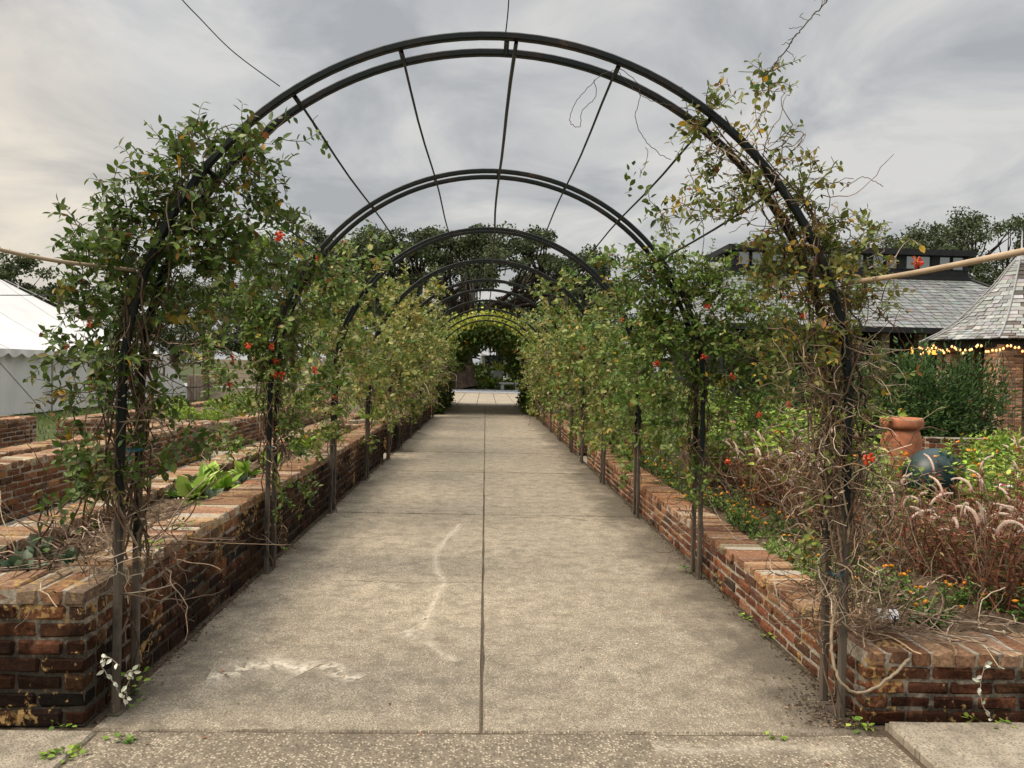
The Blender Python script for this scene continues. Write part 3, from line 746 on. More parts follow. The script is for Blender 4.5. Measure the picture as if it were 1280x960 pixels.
# second arch
vine('green honeysuckle vine with red flowers on the second arch, vegetable side',
     [(352, 300, 34, 22, 12), (335, 350, 45, 36, 30), (385, 350, 45, 36, 22), (300, 410, 44, 45, 26), (360, 420, 60, 50, 40), (320, 470, 50, 36, 20), (375, 480, 40, 30, 10), (310, 530, 36, 30, 8), (345, 545, 30, 40, 7), (340, 610, 24, 26, 4), (270, 470, 25, 40, 6)],
     5.88, MIDG, side=-1, stems=16, T=LT6, leaf=(.044, .068), stemtop=1.7, spread_=.42, dens=3.0, tangles=[(350, 520, 40, 80, 60), (360, 410, 40, 50, 20), (340, 640, 22, 40, 12)],
     flowers=[(352, 297), (397, 322), (341, 433), (353, 469), (290, 449), (287, 481), (394, 462), (310, 431), (346, 451), (343, 468)])
vine('densest green honeysuckle vine, on the second arch beside the flower bed',
     [(835, 325, 40, 26, 18), (800, 365, 45, 45, 32), (860, 370, 45, 45, 36), (920, 345, 45, 36, 20), (900, 410, 60, 50, 40), (835, 430, 55, 50, 40), (960, 400, 55, 45, 30), (870, 480, 60, 40, 28), (950, 460, 60, 40, 26), (800, 470, 35, 50, 14), (860, 540, 34, 40, 10), (930, 520, 60, 30, 14), (865, 600, 20, 50, 5)],
     5.88, MIDG, side=1, stems=16, T=LT6, leaf=(.044, .068), stemtop=1.7, spread_=.42, dens=3.0, tangles=[(870, 560, 40, 80, 60), (930, 400, 60, 60, 30), (860, 640, 22, 50, 16)],
     flowers=[(884, 384), (1005, 394), (880, 446), (915, 470), (947, 518), (910, 578), (985, 505), (820, 455)])
# third to tenth arches: olive, finer leaves
for k in range(2, 10):
    y = HOOPS[k]; f = 1 - min(1, max(0, (k - 2) / 5))
    for s in (-1, 1):
        bl = []; ppm = FPX / y
        hx = 607 + s * RAD * ppm; hz = 460
        zt = 1.6 if True else 0
        for (dx_, z, rx, rz, n_) in ((0.0, 2.75, .30, .16, 9), (-.03, 2.3, .42, .26, 26), (.02, 1.95, .46, .26, 36), (-.02, 1.55, .46, .26, 36), (.05, 1.2, .40, .22, 20 if s < 0 else 30), (0, .85, .28, .2, 5 if s < 0 else 18), (0, .5, .2, .2, 1 if s < 0 else 8)):
            off = RAD - math.sqrt(max(0, RAD ** 2 - max(0, z - ZC) ** 2))
            bl.append((607 + (s * (RAD - off * .9 + dx_ + .10)) * ppm - .0225 * (460 - (460 - (z - 1.6) * ppm)), 460 - (z - 1.6) * ppm + s * RAD * ppm * .0225, rx * ppm, rz * ppm, n_ * (1.0 if k < 6 else .8) * rng.uniform(.45, 1.5)))
        if s > 0: mixf = [.1, .35, .55, .25, .6, .45, .3, .5][k - 2]
        else: mixf = [.4, .65, .85, .5, .75, .4, .6, .5][k - 2]
        pal = [(a[0] * (1 - mixf), a[1]) for a in MIDG] + [(a[0] * mixf * .8, a[1]) for a in OLIVE]
        sc = 1 + (y - 8) * .045
        fl = [(607 + s * (RAD + rng.uniform(-.3, .3)) * ppm, 460 - rng.uniform(-.5, .8) * ppm) for _ in range(4 if s > 0 else 2)]
        where = 'vegetable side' if s < 0 else 'flower bed side'
        vine('%s honeysuckle vine on the %s arch, %s' % ('olive' if s < 0 or k > 4 else 'mixed green and olive', ORD[k], where), bl, y, pal, leaf=(.046 * sc, .088 * sc), side=s, stems=9, T=LT6 if k < 6 else LT2, nodes=(4, 8), step=.036 * sc, ydep=.85, dens=rng.uniform(2.0, 2.8),
             stemtop=1.5, tangles=[(607 + s * (RAD + .05) * ppm, 460 + .38 * ppm, .26 * ppm, .30 * ppm, 34 if s < 0 else 20), (607 + s * (RAD + .0) * ppm, 460 - .1 * ppm, .26 * ppm, .4 * ppm, 20)], flowers=fl, wide=.66)
# leafy tunnel
for k in range(10, 14):
    y = HOOPS[k]
    root = thing('tunnel_vine', 'dense lime topped vine over the %s arch of the leafy tunnel' % ['mouth', 'second', 'third', 'last'][k - 10], 'climbing vine', (RAD, y, 0), 'vines over the leafy tunnel')
    inv = Matrix.Translation(-Vector(root.location))
    fo, st = MB(), MB()
    n = 12500
    u = rng.uniform(0, 1, n); L_ = 2 * ZC + math.pi * RAD; s_ = u * L_
    th = np.clip((s_ - ZC) / RAD, 0, math.pi)
    bx = RAD * np.cos(th); bz = ZC + RAD * np.sin(th)
    low = s_ < ZC; hi = s_ > ZC + math.pi * RAD
    bz = np.where(low, s_, np.where(hi, L_ - s_, bz)); bx = np.where(low, RAD, np.where(hi, -RAD, bx))
    rad_ = rng.normal(size=n) * .24 - .06
    P = np.stack([bx + np.sign(bx) * np.where(low | hi, rad_ * .6 + .14, np.abs(np.cos(th)) * rad_), y - .1 + rng.uniform(-.4 if k == 10 else -1.2, 1.3, n), bz + np.where(low | hi, 0, np.sin(th) * rad_)], -1)
    outd = np.stack([np.cos(th), rng.normal(size=n) * .4 - .3, np.sin(th)], -1) + rng.normal(size=(n, 3)) * .5
    D = rng.normal(size=(n, 3)) + np.array([0, 0, -.4])
    C = pick(LIME, n, .25)
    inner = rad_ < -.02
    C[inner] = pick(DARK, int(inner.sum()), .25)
    leaves(fo, P, D, outd, rng.uniform(.10, .19, n), rng.uniform(.06, .12, n), C, LT2)
    for _ in range(12):
        sx = rng.choice([-1, 1]); zz_ = np.linspace(0, ZC, 8)
        tube(st, np.stack([sx * (RAD + rng.normal(size=8) * .05), y + .1 + rng.normal(size=8) * .05, zz_], -1), .012, 4, (.06, .045, .03))
    o = st.build('stems', STEM, root); o.matrix_parent_inverse = inv
    o = fo.build('foliage', LEAF_DULL, root); o.matrix_parent_inverse = inv

# loose bits of vine near the front arch
def strand(name, label, pix, Y, r, c, cat='stem', m=STEM, wob=.004, k=5):
    pts = np.array([at(*p, Y if np.isscalar(Y) else y_) for p, y_ in zip(pix, [Y] * len(pix) if np.isscalar(Y) else Y)])
    t = np.linspace(0, len(pts) - 1, len(pts) * 7)
    # smooth through the points
    P = np.zeros((len(t), 3))
    for a in range(3):
        p = np.pad(pts[:, a], (1, 1), 'edge'); i = np.minimum(t.astype(int), len(pts) - 2); f = t - i
        p0, p1, p2, p3 = p[i], p[i + 1], p[i + 2], p[i + 3]
        P[:, a] = .5 * (2 * p1 + (p2 - p0) * f + (2 * p0 - 5 * p1 + 4 * p2 - p3) * f ** 2 + (3 * p1 - p0 - 3 * p2 + p3) * f ** 3)
    P += rng.normal(size=P.shape) * wob
    b = MB(); tube(b, P, r, k, c, cap=True)
    o = b.build(name, m, smooth=True)
    tag(o, label, cat)
    return o, P
strand('wire', 'thin straight wire running up and away from the front arch, bare', [(350, 108), (292, 65), (249, 22), (228, 0), (185, -50)], [3.5, 3.42, 3.35, 3.28, 3.1], .0025, (.05, .05, .05), 'wire', WIRE, 0.0)
strand('wire', 'thin dark wire rising from the ridge of the front arch', [(632, 42), (634, 25), (636, 0), (638, -50)], [3.5, 3.45, 3.4, 3.3], .003, (.05, .05, .05), 'wire', WIRE, 0.0)
o, P = strand('vine_twig', 'wiry twig with curled tendrils reaching into the sky above the flower side', [(955, 98), (975, 72), (992, 48), (1012, 24), (1034, 0), (1060, -40)], [3.5, 3.45, 3.4, 3.35, 3.3, 3.2], .003, (.10, .08, .06), 'twig', STEM, .003)
b = MB()
for q in range(3, len(P) - 2, 3): tube(b, curve_pts(P[q], rng.normal(size=3), 6, .012, .6, 0), .0016, 3, (.09, .07, .05))
b.build('tendril', STEM, o)
b = MB(); leaves(b, np.repeat(P[:1], 8, 0) + rng.normal(size=(8, 3)) * .02, rng.normal(size=(8, 3)), rng.normal(size=(8, 3)), .05, .026, pick(DARK, 8)); b.build('leaf_tuft', LEAF, o)
for (pts, lab) in (([(770, 88), (750, 95), (722, 125), (712, 150), (724, 158), (728, 138), (745, 120), (742, 100)], 'fine looped tendril hanging at the crown of the front arch'),
                   ([(775, 85), (800, 110), (795, 150), (810, 180), (838, 200)], 'long thin tendril drooping below the front hoop'),
                   ([(770, 86), (800, 118), (830, 130), (870, 138)], 'thin tendril strung flat along the front hoop'),
                   ([(860, 210), (870, 240), (880, 300), (868, 340)], 'thin hanging stem under the leafy flower side hoop'),
                   ([(1050, 240), (1075, 222), (1090, 225), (1103, 233)], 'single curved bare shoot standing off the hoop against the sky')):
    strand('tendril', lab, pts, 3.55, .0016, (.10, .075, .055), 'tendril', STEM, .002, 4)
strand('vine_runner', 'thick pale vine runner looped below the flower side front post', [(1055, 700), (1040, 790), (1045, 840), (1068, 866), (1100, 856), (1130, 830), (1146, 806)], [3.6, 3.46, 3.38, 3.36, 3.36, 3.4, 3.55], .0075, (.24, .19, .13), 'vine', STEM, .002)
# small leafy bits riding on the rod and hoop
for (px, py, Y, nn, lab) in ((405, 178, 4.3, 9, 'small green leaf tuft stuck on the bare rod'), (640, 12, 3.42, 0, ''), (820, 262, 3.7, 26, 'ragged leafy sprig hanging inside the front arch, flower side'), (800, 222, 3.9, 14, 'leafy sprig lying along the middle rod'), (400, 325, 5.8, 6, 'leaf tuft by the red flowers')):
    if nn < 8: continue
    b = MB(); c0 = at(px, py, Y)
    P = c0 + rng.normal(size=(nn, 3)) * np.array([.035, .03, .045])
    leaves(b, P, rng.normal(size=(nn, 3)), rng.normal(size=(nn, 3)) + np.array([0, 0, 1]), rng.uniform(.035, .055, nn), .024, pick(DARK, nn))
    tube(b, curve_pts(c0, (.2, 0, 1), 6, .03, .4, 0), .002, 3, (.09, .07, .05))
    tag(b.build('leaf_sprig', LEAF), lab, 'sprig')
# canes tied to the front arch
strand('bamboo_cane', 'tan cane tied to the front arch beside the pavilion, sloping up', [(1055, 354), (1120, 345), (1190, 332), (1240, 322), (1290, 312), (1360, 296)], [3.52, 3.2, 2.8, 2.5, 2.3, 2.0], .0115, (.4, .3, .2), 'cane', CANE, 0.0, 8)
strand('bamboo_cane', 'tan cane tied to the front arch beside the white tent', [(170, 338), (128, 333), (70, 326), (0, 312), (-80, 290)], [3.52, 3.45, 3.35, 3.2, 3.0], .0085, (.4, .3, .2), 'cane', CANE, 0.0, 8)
for (px, py, Y, lab) in ((161, 565, 3.42, 'blue twine tied round the front post beside the vegetable bed'), (337, 560, 5.8, 'blue twine tied round the second post beside the vegetable bed'), (868, 588, 5.8, 'blue twine tied round the second post beside the flower bed'), (1052, 722, 3.42, 'dark teal twine knotted round the front post beside the flower bed')):
    b = MB(); c0 = at(px, py, Y)
    for q in range(2):
        a = np.linspace(0, 6.28, 10); tube(b, np.stack([c0[0] + .036 * np.cos(a), c0[1] + .06 + .036 * np.sin(a), c0[2] + .006 * q + .004 * np.cos(a * 2)], -1), .0018, 4)
    tube(b, curve_pts(c0, (.1, -.2, -1), 6, .014, .3, .1), .0016, 4)
    tag(b.build('twine_tie', BLUETWINE), lab, 'twine')

# ------------------------------------------------------------------ plants in the beds
def leafy_rosette(leafn, size, pal, flat=.5, wid=.5):
    b = MB()
    a = rng.uniform(0, 6.28, leafn); el = rng.uniform(.15, 1.2, leafn)
    D = np.stack([np.cos(a) * np.cos(el), np.sin(a) * np.cos(el), np.sin(el)], -1)
    P = D * size * .25 * rng.random((leafn, 1))
    leaves(b, P, D, np.array([0, 0, 1.0]) + rng.normal(size=(leafn, 3)) * .3, rng.uniform(.5, 1.0, leafn) * size, rng.uniform(.5, 1.0, leafn) * size * wid, pick(pal, leafn, .2))
    return b
def stalk_plant(nst, h, nleaf, lsize, pal, stemcol, spread=.3, wid=.35):
    """upright plant: stems and leaves"""
    st, fo = MB(), MB()
    tips = []
    for _ in range(nst):
        d = np.array([rng.normal() * spread, rng.normal() * spread, 1.0])
        line = curve_pts((rng.normal() * .04, rng.normal() * .04, 0), d, 8, h * rng.uniform(.75, 1.1) / 8, .10, -.02)
        tube(st, line, np.linspace(.005, .0022, len(line)), 4, np.array(stemcol) * rng.uniform(.7, 1.3))
        tips.append((line[-1], unit(line[-1] - line[-2])))
        m_ = nleaf // nst
        q = rng.uniform(.12, 1, m_) * 7.99; i = q.astype(int)
        P = line[i] + (line[i + 1] - line[i]) * (q - i)[:, None]
        a = rng.uniform(0, 6.28, m_)
        leaves(fo, P, np.stack([np.cos(a), np.sin(a), rng.uniform(-.3, .8, m_)], -1), np.array([0, 0, 1.0]) + rng.normal(size=(m_, 3)) * .4, rng.uniform(.6, 1.2, m_) * lsize, rng.uniform(.7, 1.2, m_) * lsize * wid, pick(pal, m_, .25), LT2 if lsize < .07 else LT6)
    return st, fo, tips
def plume_mesh():
    b = MB(); n = 16
    L = rng.uniform(.13, .24); bend = rng.uniform(.5, 2.1)
    t = np.linspace(0, 1, n); th = 1.35 - bend * t ** 1.2
    dx_, dz_ = np.cos(th), np.sin(th)
    pts = np.stack([np.cumsum(dx_) * L / n, rng.normal(size=n) * .002, np.cumsum(dz_) * L / n], -1)
    r = .0105 * np.sin(np.clip(t * 1.1 + .12, 0, 1) * math.pi * .93) ** .5 + .002
    c = (1 - t)[:, None] * np.array([.52, .36, .28]) + t[:, None] * np.array([.64, .52, .44])
    c[:2] = (.40, .12, .12)
    tube(b, pts, r, 7, c * rng.uniform(.85, 1.1), cap=True)
    # fuzz of tiny florets
    m_ = 260; i = rng.integers(0, n, m_); d = rng.normal(size=(m_, 3))
    leaves(b, pts[i] + unit(d) * r[i][:, None] * .8, unit(d) + np.array([0, 0, .2]), rng.normal(size=(m_, 3)), rng.uniform(.005, .009, m_), .005, pick([(3, (.62, .50, .42)), (2, (.72, .62, .54)), (1.2, (.44, .27, .20))], m_, .15), LT1)
    return b.mesh('plume', PETAL, True)
PLUMES = [plume_mesh() for _ in range(6)]
COLEUS = [(4, (.15, .06, .032)), (3, (.20, .085, .042)), (2, (.11, .07, .028)), (2.5, (.10, .12, .03)), (1.2, (.27, .07, .05)), (1.6, (.30, .20, .10))]
GREENS = [(3, (.16, .255, .03)), (3, (.25, .345, .05)), (1, (.095, .17, .025)), (1, (.34, .40, .08))]
BLUEG = [(2, (.10, .15, .09)), (2, (.16, .2, .13)), (1, (.06, .1, .05))]
GRN = [(3, (.075, .15, .025)), (3, (.12, .205, .038)), (2, (.17, .26, .055))]

def scatter(protos, spots, label, group, cat=None, smin=.8, smax=1.2):
    used = [False] * len(protos)
    for (x, y, z) in spots:
        k = rng.integers(len(protos)); p = protos[k]
        o = p if not used[k] else copy_tree(p)
        used[k] = True
        s = rng.uniform(smin, smax)
        o.location = (x, y, z); o.rotation_euler = (0, 0, rng.uniform(0, 6.28)); o.scale = (s, s, s * rng.uniform(.9, 1.1))

def celosia(np_):
    root = thing('celosia_plant', 'red stemmed celosia with arching pale pink plumes in the flower bed', 'flower plant', group='pink plume celosia in the flower bed')
    st, fo, tips = stalk_plant(11, .56, 260, .058, COLEUS, (.20, .085, .05), .34, .3)
    for _ in range(16):                        # dry spent stems among the red ones
        tube(st, curve_pts((rng.normal() * .1, rng.normal() * .1, 0), (rng.normal() * .5, rng.normal() * .5, 1), 9, rng.uniform(.04, .075), .16, .02), .0026, 3, pick(DRY, 1)[0])
    st.build('stems', STEM, root); fo.build('foliage', LEAF_DULL, root)
    for k in range(min(np_, len(tips))):
        p, d = tips[k]
        f = bpy.data.objects.new('plume', PLUMES[rng.integers(6)]); COL.objects.link(f); f.parent = root
        f.location = p; f.rotation_euler = (0, rng.normal() * .2, rng.uniform(0, 6.28)); s = rng.uniform(.5, .82); f.scale = (s * 1.1, s * .62, s * 1.1)
    return root
spots = []
for _ in range(900):
    x, y = rng.uniform(2.55, 6.1), rng.uniform(4.0, 9.6)
    if x < 2.6 + .18 * max(0, 5.4 - y) : continue
    if x > .47 * y and y > 5.5 and x < .72 * y: continue
    if x > .73 * y + .8 or x > 6.1: continue
    if any((x - a) ** 2 + (y - b_) ** 2 < .035 for a, b_, _z in spots): continue
    spots.append((x, y, .28))
    if len(spots) >= 165: break
scatter([celosia(3), celosia(5), celosia(2), celosia(4)], spots, '', '', smin=.85, smax=1.15)

def marigold():
    root = thing('marigold_plant', 'low marigold with small yellow orange blooms edging the flower bed', 'flower plant', group='marigolds edging the flower bed')
    st, fo, tips = stalk_plant(9, .2, 190, .035, GRN, (.07, .08, .03), .75, .42)
    st.build('stems', STEM, root); fo.build('foliage', LEAF_DULL, root)
    b = MB(); lathe(b, [(0, .0), (.010, .002), (.0135, .008), (.010, .014), (0, .016)], 8, (.62, .26, .02))
    leaves(b, np.zeros((16, 3)) + np.array([0, 0, .007]), np.stack([np.cos(np.arange(16) * .8), np.sin(np.arange(16) * .8), np.full(16, .25)], -1), np.array([0, 0, 1.0]) + np.zeros((16, 3)), .019, .010, pick([(3, (.60, .19, .015)), (2, (.50, .09, .012)), (1, (.66, .32, .02))], 16), LT2)
    me = b.mesh('bloom', PETAL)
    for p, d in tips[:4]:
        f = bpy.data.objects.new('bloom', me); COL.objects.link(f); f.parent = root; f.location = p; f.rotation_euler = (rng.normal() * .4, rng.normal() * .4, 0); f.scale = (.85,) * 3
    return root
spots = []
for _ in range(600):
    y = rng.uniform(4.0, 12.2); x = 2.08 + abs(rng.normal()) * .26 + (.15 if y < 5 else 0)
    if rng.random() < .25: x, y = rng.uniform(2.2, 3.6), rng.uniform(3.9, 4.5)
    if any((x - a) ** 2 + (y - b_) ** 2 < .03 for a, b_, _z in spots): continue
    spots.append((x, y, .29))
    if len(spots) >= 62: break
scatter([marigold(), marigold(), marigold()], spots, '', '', smin=.8, smax=1.25)

def mound(label, cat, group, name, pal, n, size, rad, hgt, m=LEAF_DULL):
    root = thing(name, label, cat, group=group)
    b = MB(); d = rng.normal(size=(n, 3)); d[:, 2] = abs(d[:, 2]); d = unit(d) * rng.uniform(.3, 1, (n, 1)) ** .5
    P = d * np.array([rad, rad, hgt])
    leaves(b, P, d + rng.normal(size=(n, 3)) * .5, np.array([0, 0, 1.0]) + rng.normal(size=(n, 3)) * .5, rng.uniform(.7, 1.2, n) * size, size * .55, pick(pal, n, .22), LT2)
    b.build('foliage', m, root)
    return root
sed = [mound('lime green low sedum clump spilling by the flower bed coping', 'ground cover plant', 'lime sedum clumps', 'sedum_clump', [(1, (.16, .24, .05)), (1, (.22, .29, .08))], 420, .03, .17, .07) for _ in range(2)]
scatter(sed, [(2.16, y_, .29) for y_ in np.arange(4.35, 5.6, .2)] + [(2.2, 5.9, .29), (2.35, 6.6, .29), (2.3, 7.7, .29)], '', '', smin=.7, smax=1.1)

def tithonia():
    root = thing('zinnia_plant', 'tall bright green plant with small orange flowers behind the plumes', 'flower plant', group='orange flowered green plants')
    st, fo, tips = stalk_plant(8, .85, 190, .085, GREENS, (.10, .14, .05), .26, .48)
    st.build('stems', STEM, root); fo.build('foliage', LEAF_DULL, root)
    b = MB(); lathe(b, [(0, 0), (.014, .004), (.012, .018), (0, .022)], 8, (.55, .33, .04))
    leaves(b, np.zeros((12, 3)) + np.array([0, 0, .008]), np.stack([np.cos(np.arange(12) * .52), np.sin(np.arange(12) * .52), np.full(12, .2)], -1), np.array([0, 0, 1.0]) + np.zeros((12, 3)), .036, .018, pick([(3, (.75, .22, .02)), (1, (.7, .1, .02))], 12), LT2)
    me = b.mesh('flower', PETAL)
    for p, d in tips[:2]:
        f = bpy.data.objects.new('flower', me); COL.objects.link(f); f.parent = root; f.location = p; f.rotation_euler = (rng.normal() * .5 + .3, rng.normal() * .5, 0); f.scale = (.75,) * 3
    return root
spots = [(x, y, .28) for x, y in ((4.7, 7.3), (3.85, 7.6), (4.12, 7.9), (3.55, 5.7), (3.9, 5.75), (4.2, 6.0), (4.35, 6.35), (4.6, 6.7), (4.9, 7.0), (4.75, 7.3), (5.1, 7.4), (3.3, 6.1), (3.5, 6.9), (3.2, 7.3), (5.3, 7.9), (5.5, 8.3), (5.5, 6.4), (5.9, 6.9), (6.1, 7.6), (6.0, 8.6), (5.9, 9.4))]
scatter([tithonia(), tithonia(), tithonia()], spots, '', '', smin=.7, smax=.95)
spots = [(x, y, .28) for x, y in ((2.7, 7.6), (3.0, 8.0), (2.6, 8.5), (3.3, 8.3), (3.0, 8.9), (3.6, 8.7), (2.7, 9.4), (3.3, 9.4), (3.9, 9.3), (3.1, 10.2), (3.6, 10.0), (2.5, 10.6), (4.0, 10.4), (4.4, 9.9), (4.0, 11.2), (3.3, 11.2), (2.9, 11.9), (3.6, 12.2), (4.5, 11.6), (5.0, 10.6), (5.5, 11.2), (4.9, 12.2), (2.5, 12.3), (4.2, 8.7), (2.45, 11.4))]
scatter([tithonia(), tithonia(), tithonia()], spots, '', '', smin=1.0, smax=1.35)
spots = [(rng.uniform(2.3, 6), rng.uniform(14.8, 24), .28) for _ in range(34)]
scatter([mound('rounded green flower bed shrublet beyond the cross path', 'plant', 'far flower bed plants', 'leafy_plant', GRN + OLIVE, 420, .09, .4, .75) for _ in range(3)], spots, '', '', smin=.7, smax=1.3)

# vegetables
def lettuce(pal, lab, grp):
    root = thing('leafy_vegetable', lab, 'vegetable', group=grp); leafy_rosette(24, .19, pal, wid=.55).build('foliage', LEAF_DULL, root); return root
vg = [lettuce([(3, (.20, .33, .04)), (2, (.30, .42, .08)), (1, (.12, .2, .03))], 'broad leaved bright green vegetable in the narrow bed', 'bright green vegetables') for _ in range(2)]
scatter(vg, [(-2.32, 6.15, .5), (-2.2, 6.5, .5), (-2.42, 6.75, .5), (-2.3, 7.4, .5), (-2.25, 8.1, .5), (-2.4, 8.6, .5), (-2.3, 9.6, .5), (-2.38, 10.2, .5), (-2.25, 11.0, .5), (-2.4, 11.6, .5)], '', '', smin=.8, smax=1.3)
vg = [lettuce(BLUEG, 'grey green leafy vegetable low in the narrow bed', 'grey green vegetables') for _ in range(2)]
scatter(vg, [(-2.15, 6.1, .5), (-2.45, 6.2, .5), (-2.2, 7.0, .5), (-2.15, 9.1, .5), (-2.2, 4.15, .5), (-2.35, 3.95, .5), (-2.46, 4.3, .5)], '', '', smin=.5, smax=.8)
vb = [mound('bushy lime green vegetable in the wide bed', 'vegetable', 'lime green vegetables in the wide beds', 'bushy_vegetable', GREENS, 480, .085, .32, .42) for _ in range(3)]
spots = [(rng.uniform(-7.2, -5.1), rng.uniform(14.6, 24), .44) for _ in range(40)] + [(-2.3 + rng.normal() * .1, yy, .48) for yy in np.arange(14.9, 24, .8)]
scatter(vb, spots, '', '', smin=.5, smax=.85)

# tangle of bare vines on the front corner of the narrow bed
b = MB()
for _ in range(70):
    p0 = np.array([rng.uniform(-2.5, -1.72), rng.uniform(3.5, 4.6), .51]); d = np.array([rng.normal(), rng.normal() * .6, abs(rng.normal()) * .7])
    line = curve_pts(p0, d, 14, .05, .22, .05); line[:, 2] = np.maximum(line[:, 2], .505 + .09 * rng.random())
    tube(b, line, np.linspace(.0045, .002, 15) * rng.uniform(.6, 1.2), 4, pick(DRY + [(3, (.10, .06, .045))], 1)[0])
tag(b.build('dry_vine', STEM), 'heap of bare brown vine stems on the front corner of the narrow bed', 'dry vine')
b = MB()
for (px, py, qx, qy, Y) in ((60, 720, 200, 560, 3.9), (90, 730, 140, 560, 3.85), (40, 700, 150, 640, 4.0), (100, 690, 170, 600, 3.9), (60, 640, 50, 720, 3.9)):
    a, c_ = at(px, py, Y), at(qx, qy, Y - .2); t = np.linspace(0, 1, 12)[:, None]
    line = a + (c_ - a) * t + np.array([0, 0, .22]) * np.sin(t * 3.14) + rng.normal(size=(12, 3)) * .01
    tube(b, line, .005, 5, (.10, .065, .045))
    P = line[2:-1] + rng.normal(size=(9, 3)) * .02
    leaves(b, P, rng.normal(size=(9, 3)), np.array([0, 0, 1.0]) + rng.normal(size=(9, 3)) * .4, .055, .03, pick(DARK, 9))
tag(b.build('vine_runner', LEAF_DULL), 'arching brown runners with a few green leaves over the narrow bed', 'vine')
b = MB()
for _ in range(150):
    p0 = np.array([1.78 + abs(rng.normal()) * .35, 3.55 + abs(rng.normal()) * .35, .34]); line = curve_pts(p0, (rng.normal(), rng.normal(), abs(rng.normal()) * .3), 10, .04, .25, .03); line[:, 2] = np.maximum(line[:, 2], .34 + .07 * rng.random())
    tube(b, line, .0028 * rng.uniform(.6, 1.3), 3, pick(DRY, 1)[0])
tag(b.build('dry_vine', STEM), 'mat of pale dry stems at the front corner of the flower bed', 'dry vine')

# litter on the beds: one scatter of chips and dead leaves nobody could count
b = MB(); n = 9000
x = np.concatenate([rng.uniform(2.0, 6.2, n // 2), rng.uniform(-2.6, -2.0, n // 4), rng.uniform(-5.2, -4.95, n - n // 2 - n // 4)]); y = np.concatenate([rng.uniform(3.7, 10, n // 2), rng.uniform(3.6, 12.8, n // 4), rng.uniform(5, 13, n - n // 2 - n // 4)])
z = np.where(x > 0, .30, np.where(x > -3, .512, .48)) + rng.random(n) * .02
leaves(b, np.stack([x, y, z], -1), np.stack([rng.normal(size=n), rng.normal(size=n), rng.normal(size=n) * .25], -1), np.array([0, 0, 1.0]) + rng.normal(size=(n, 3)) * .4, rng.uniform(.02, .07, n), rng.uniform(.006, .022, n), pick(DRY + [(3, (.16, .10, .07)), (1, (.35, .27, .2))], n, .3), LT2)
tag(b.build('mulch', STEM), 'brown mulch chips and dead leaves covering the beds', 'mulch', kind='stuff')
b = MB(); n = 110
x = rng.uniform(-1.6, 1.6, n); x = np.sign(x) * 1.62 * (abs(x) / 1.6) ** .45; y = 3.0 + rng.gamma(1.4, 2.0, n)
leaves(b, np.stack([x, y, np.full(n, .006)], -1), np.stack([rng.normal(size=n), rng.normal(size=n), np.zeros(n)], -1), np.array([0, 0, 1.0]) + rng.normal(size=(n, 3)) * .15, rng.uniform(.012, .035, n), rng.uniform(.006, .014, n), pick([(2, (.25, .08, .04)), (3, (.12, .07, .045)), (1, (.45, .38, .3))], n, .3), LT2)
tag(b.build('leaf_litter', STEM), 'tiny dead leaves and crumbs strewn on the concrete', 'leaf litter', kind='stuff')
b = MB(); n = 7000  # dark crumbs along the wall feet stand in for contact shadow
s_ = rng.choice([-1, 1], n); y = rng.uniform(3.4, 24, n); x = np.where(s_ < 0, -1.725, 1.73) - s_ * np.abs(rng.normal(size=n)) * .035
leaves(b, np.stack([x, y, np.full(n, .003)], -1), rng.normal(size=(n, 3)) * np.array([1, 1, .4]), np.array([0, 0, 1.0]) + rng.normal(size=(n, 3)) * .5, rng.uniform(.008, .028, n), .01, pick([(4, (.06, .045, .03)), (2, (.13, .09, .06)), (.5, (.06, .1, .03))], n, .3), LT2)
tag(b.build('shade_debris', STEM), 'line of dark crumbs and dirt, laid as contact shadow where the path meets the walls', 'shade_debris', kind='stuff')

b = MB(); n = 900
g = np.abs(rng.normal(size=(n, 2))) * np.array([.13, .22])
leaves(b, np.stack([1.76 - g[:, 0], 3.40 + g[:, 1], np.full(n, .003) + rng.random(n) * .006], -1), rng.normal(size=(n, 3)) * np.array([1, 1, .3]), np.array([0, 0, 1.0]) + rng.normal(size=(n, 3)) * .5, rng.uniform(.008, .03, n), .009, pick([(4, (.05, .037, .025)), (3, (.12, .08, .05)), (1, (.24, .16, .1))], n, .3), LT2)
tag(b.build('leaf_litter', STEM), 'dark crumbs and broken leaves heaped at the post foot, flower bed side', 'leaf litter', kind='stuff')

# weeds
def weed(px, py, n, size, lab, z=0.0, pal=GREENS, up=.5, P0=None):
    root = thing('weed', lab, 'weed', ground_at(px, py, z) if P0 is None else P0)
    b = MB(); a = rng.uniform(0, 6.28, n); rr = rng.random(n) ** .5 * size
    P = np.stack([np.cos(a) * rr, np.sin(a) * rr * .6, rng.random(n) * size * up], -1)
    leaves(b, P, np.stack([np.cos(a), np.sin(a), rng.normal(size=n) * .3 + .1], -1), np.array([0, 0, 1.0]) + rng.normal(size=(n, 3)) * .3, rng.uniform(.02, .036, n), rng.uniform(.02, .03, n), pick(pal, n, .2))
    b.build('foliage', LEAF_DULL, root)
    s = MB()
    for q in range(0, n, 2): tube(s, [(0, 0, 0), P[q] * .6 + np.array([0, 0, .005]), P[q]], .0012, 3, (.10, .12, .04))
    s.build('stems', STEM, root)
    return root
weed(1238, 912, 22, .10, 'round leaved weed at the foot of the flower bed end wall', up=.6)
weed(1076, 912, 12, .05, 'small weed at the corner by the post foot, flower bed side', up=.9)
weed(150, 880, 34, .12, 'ivy like weed at the post foot, vegetable side', pal=GRN + GREENS, up=1.4)
weed(78, 910, 10, .045, 'tiny weed at the foot of the narrow bed end wall', up=.6)
weed(80, 945, 26, .08, 'weed strip in the joint of the pale slab', up=.25)
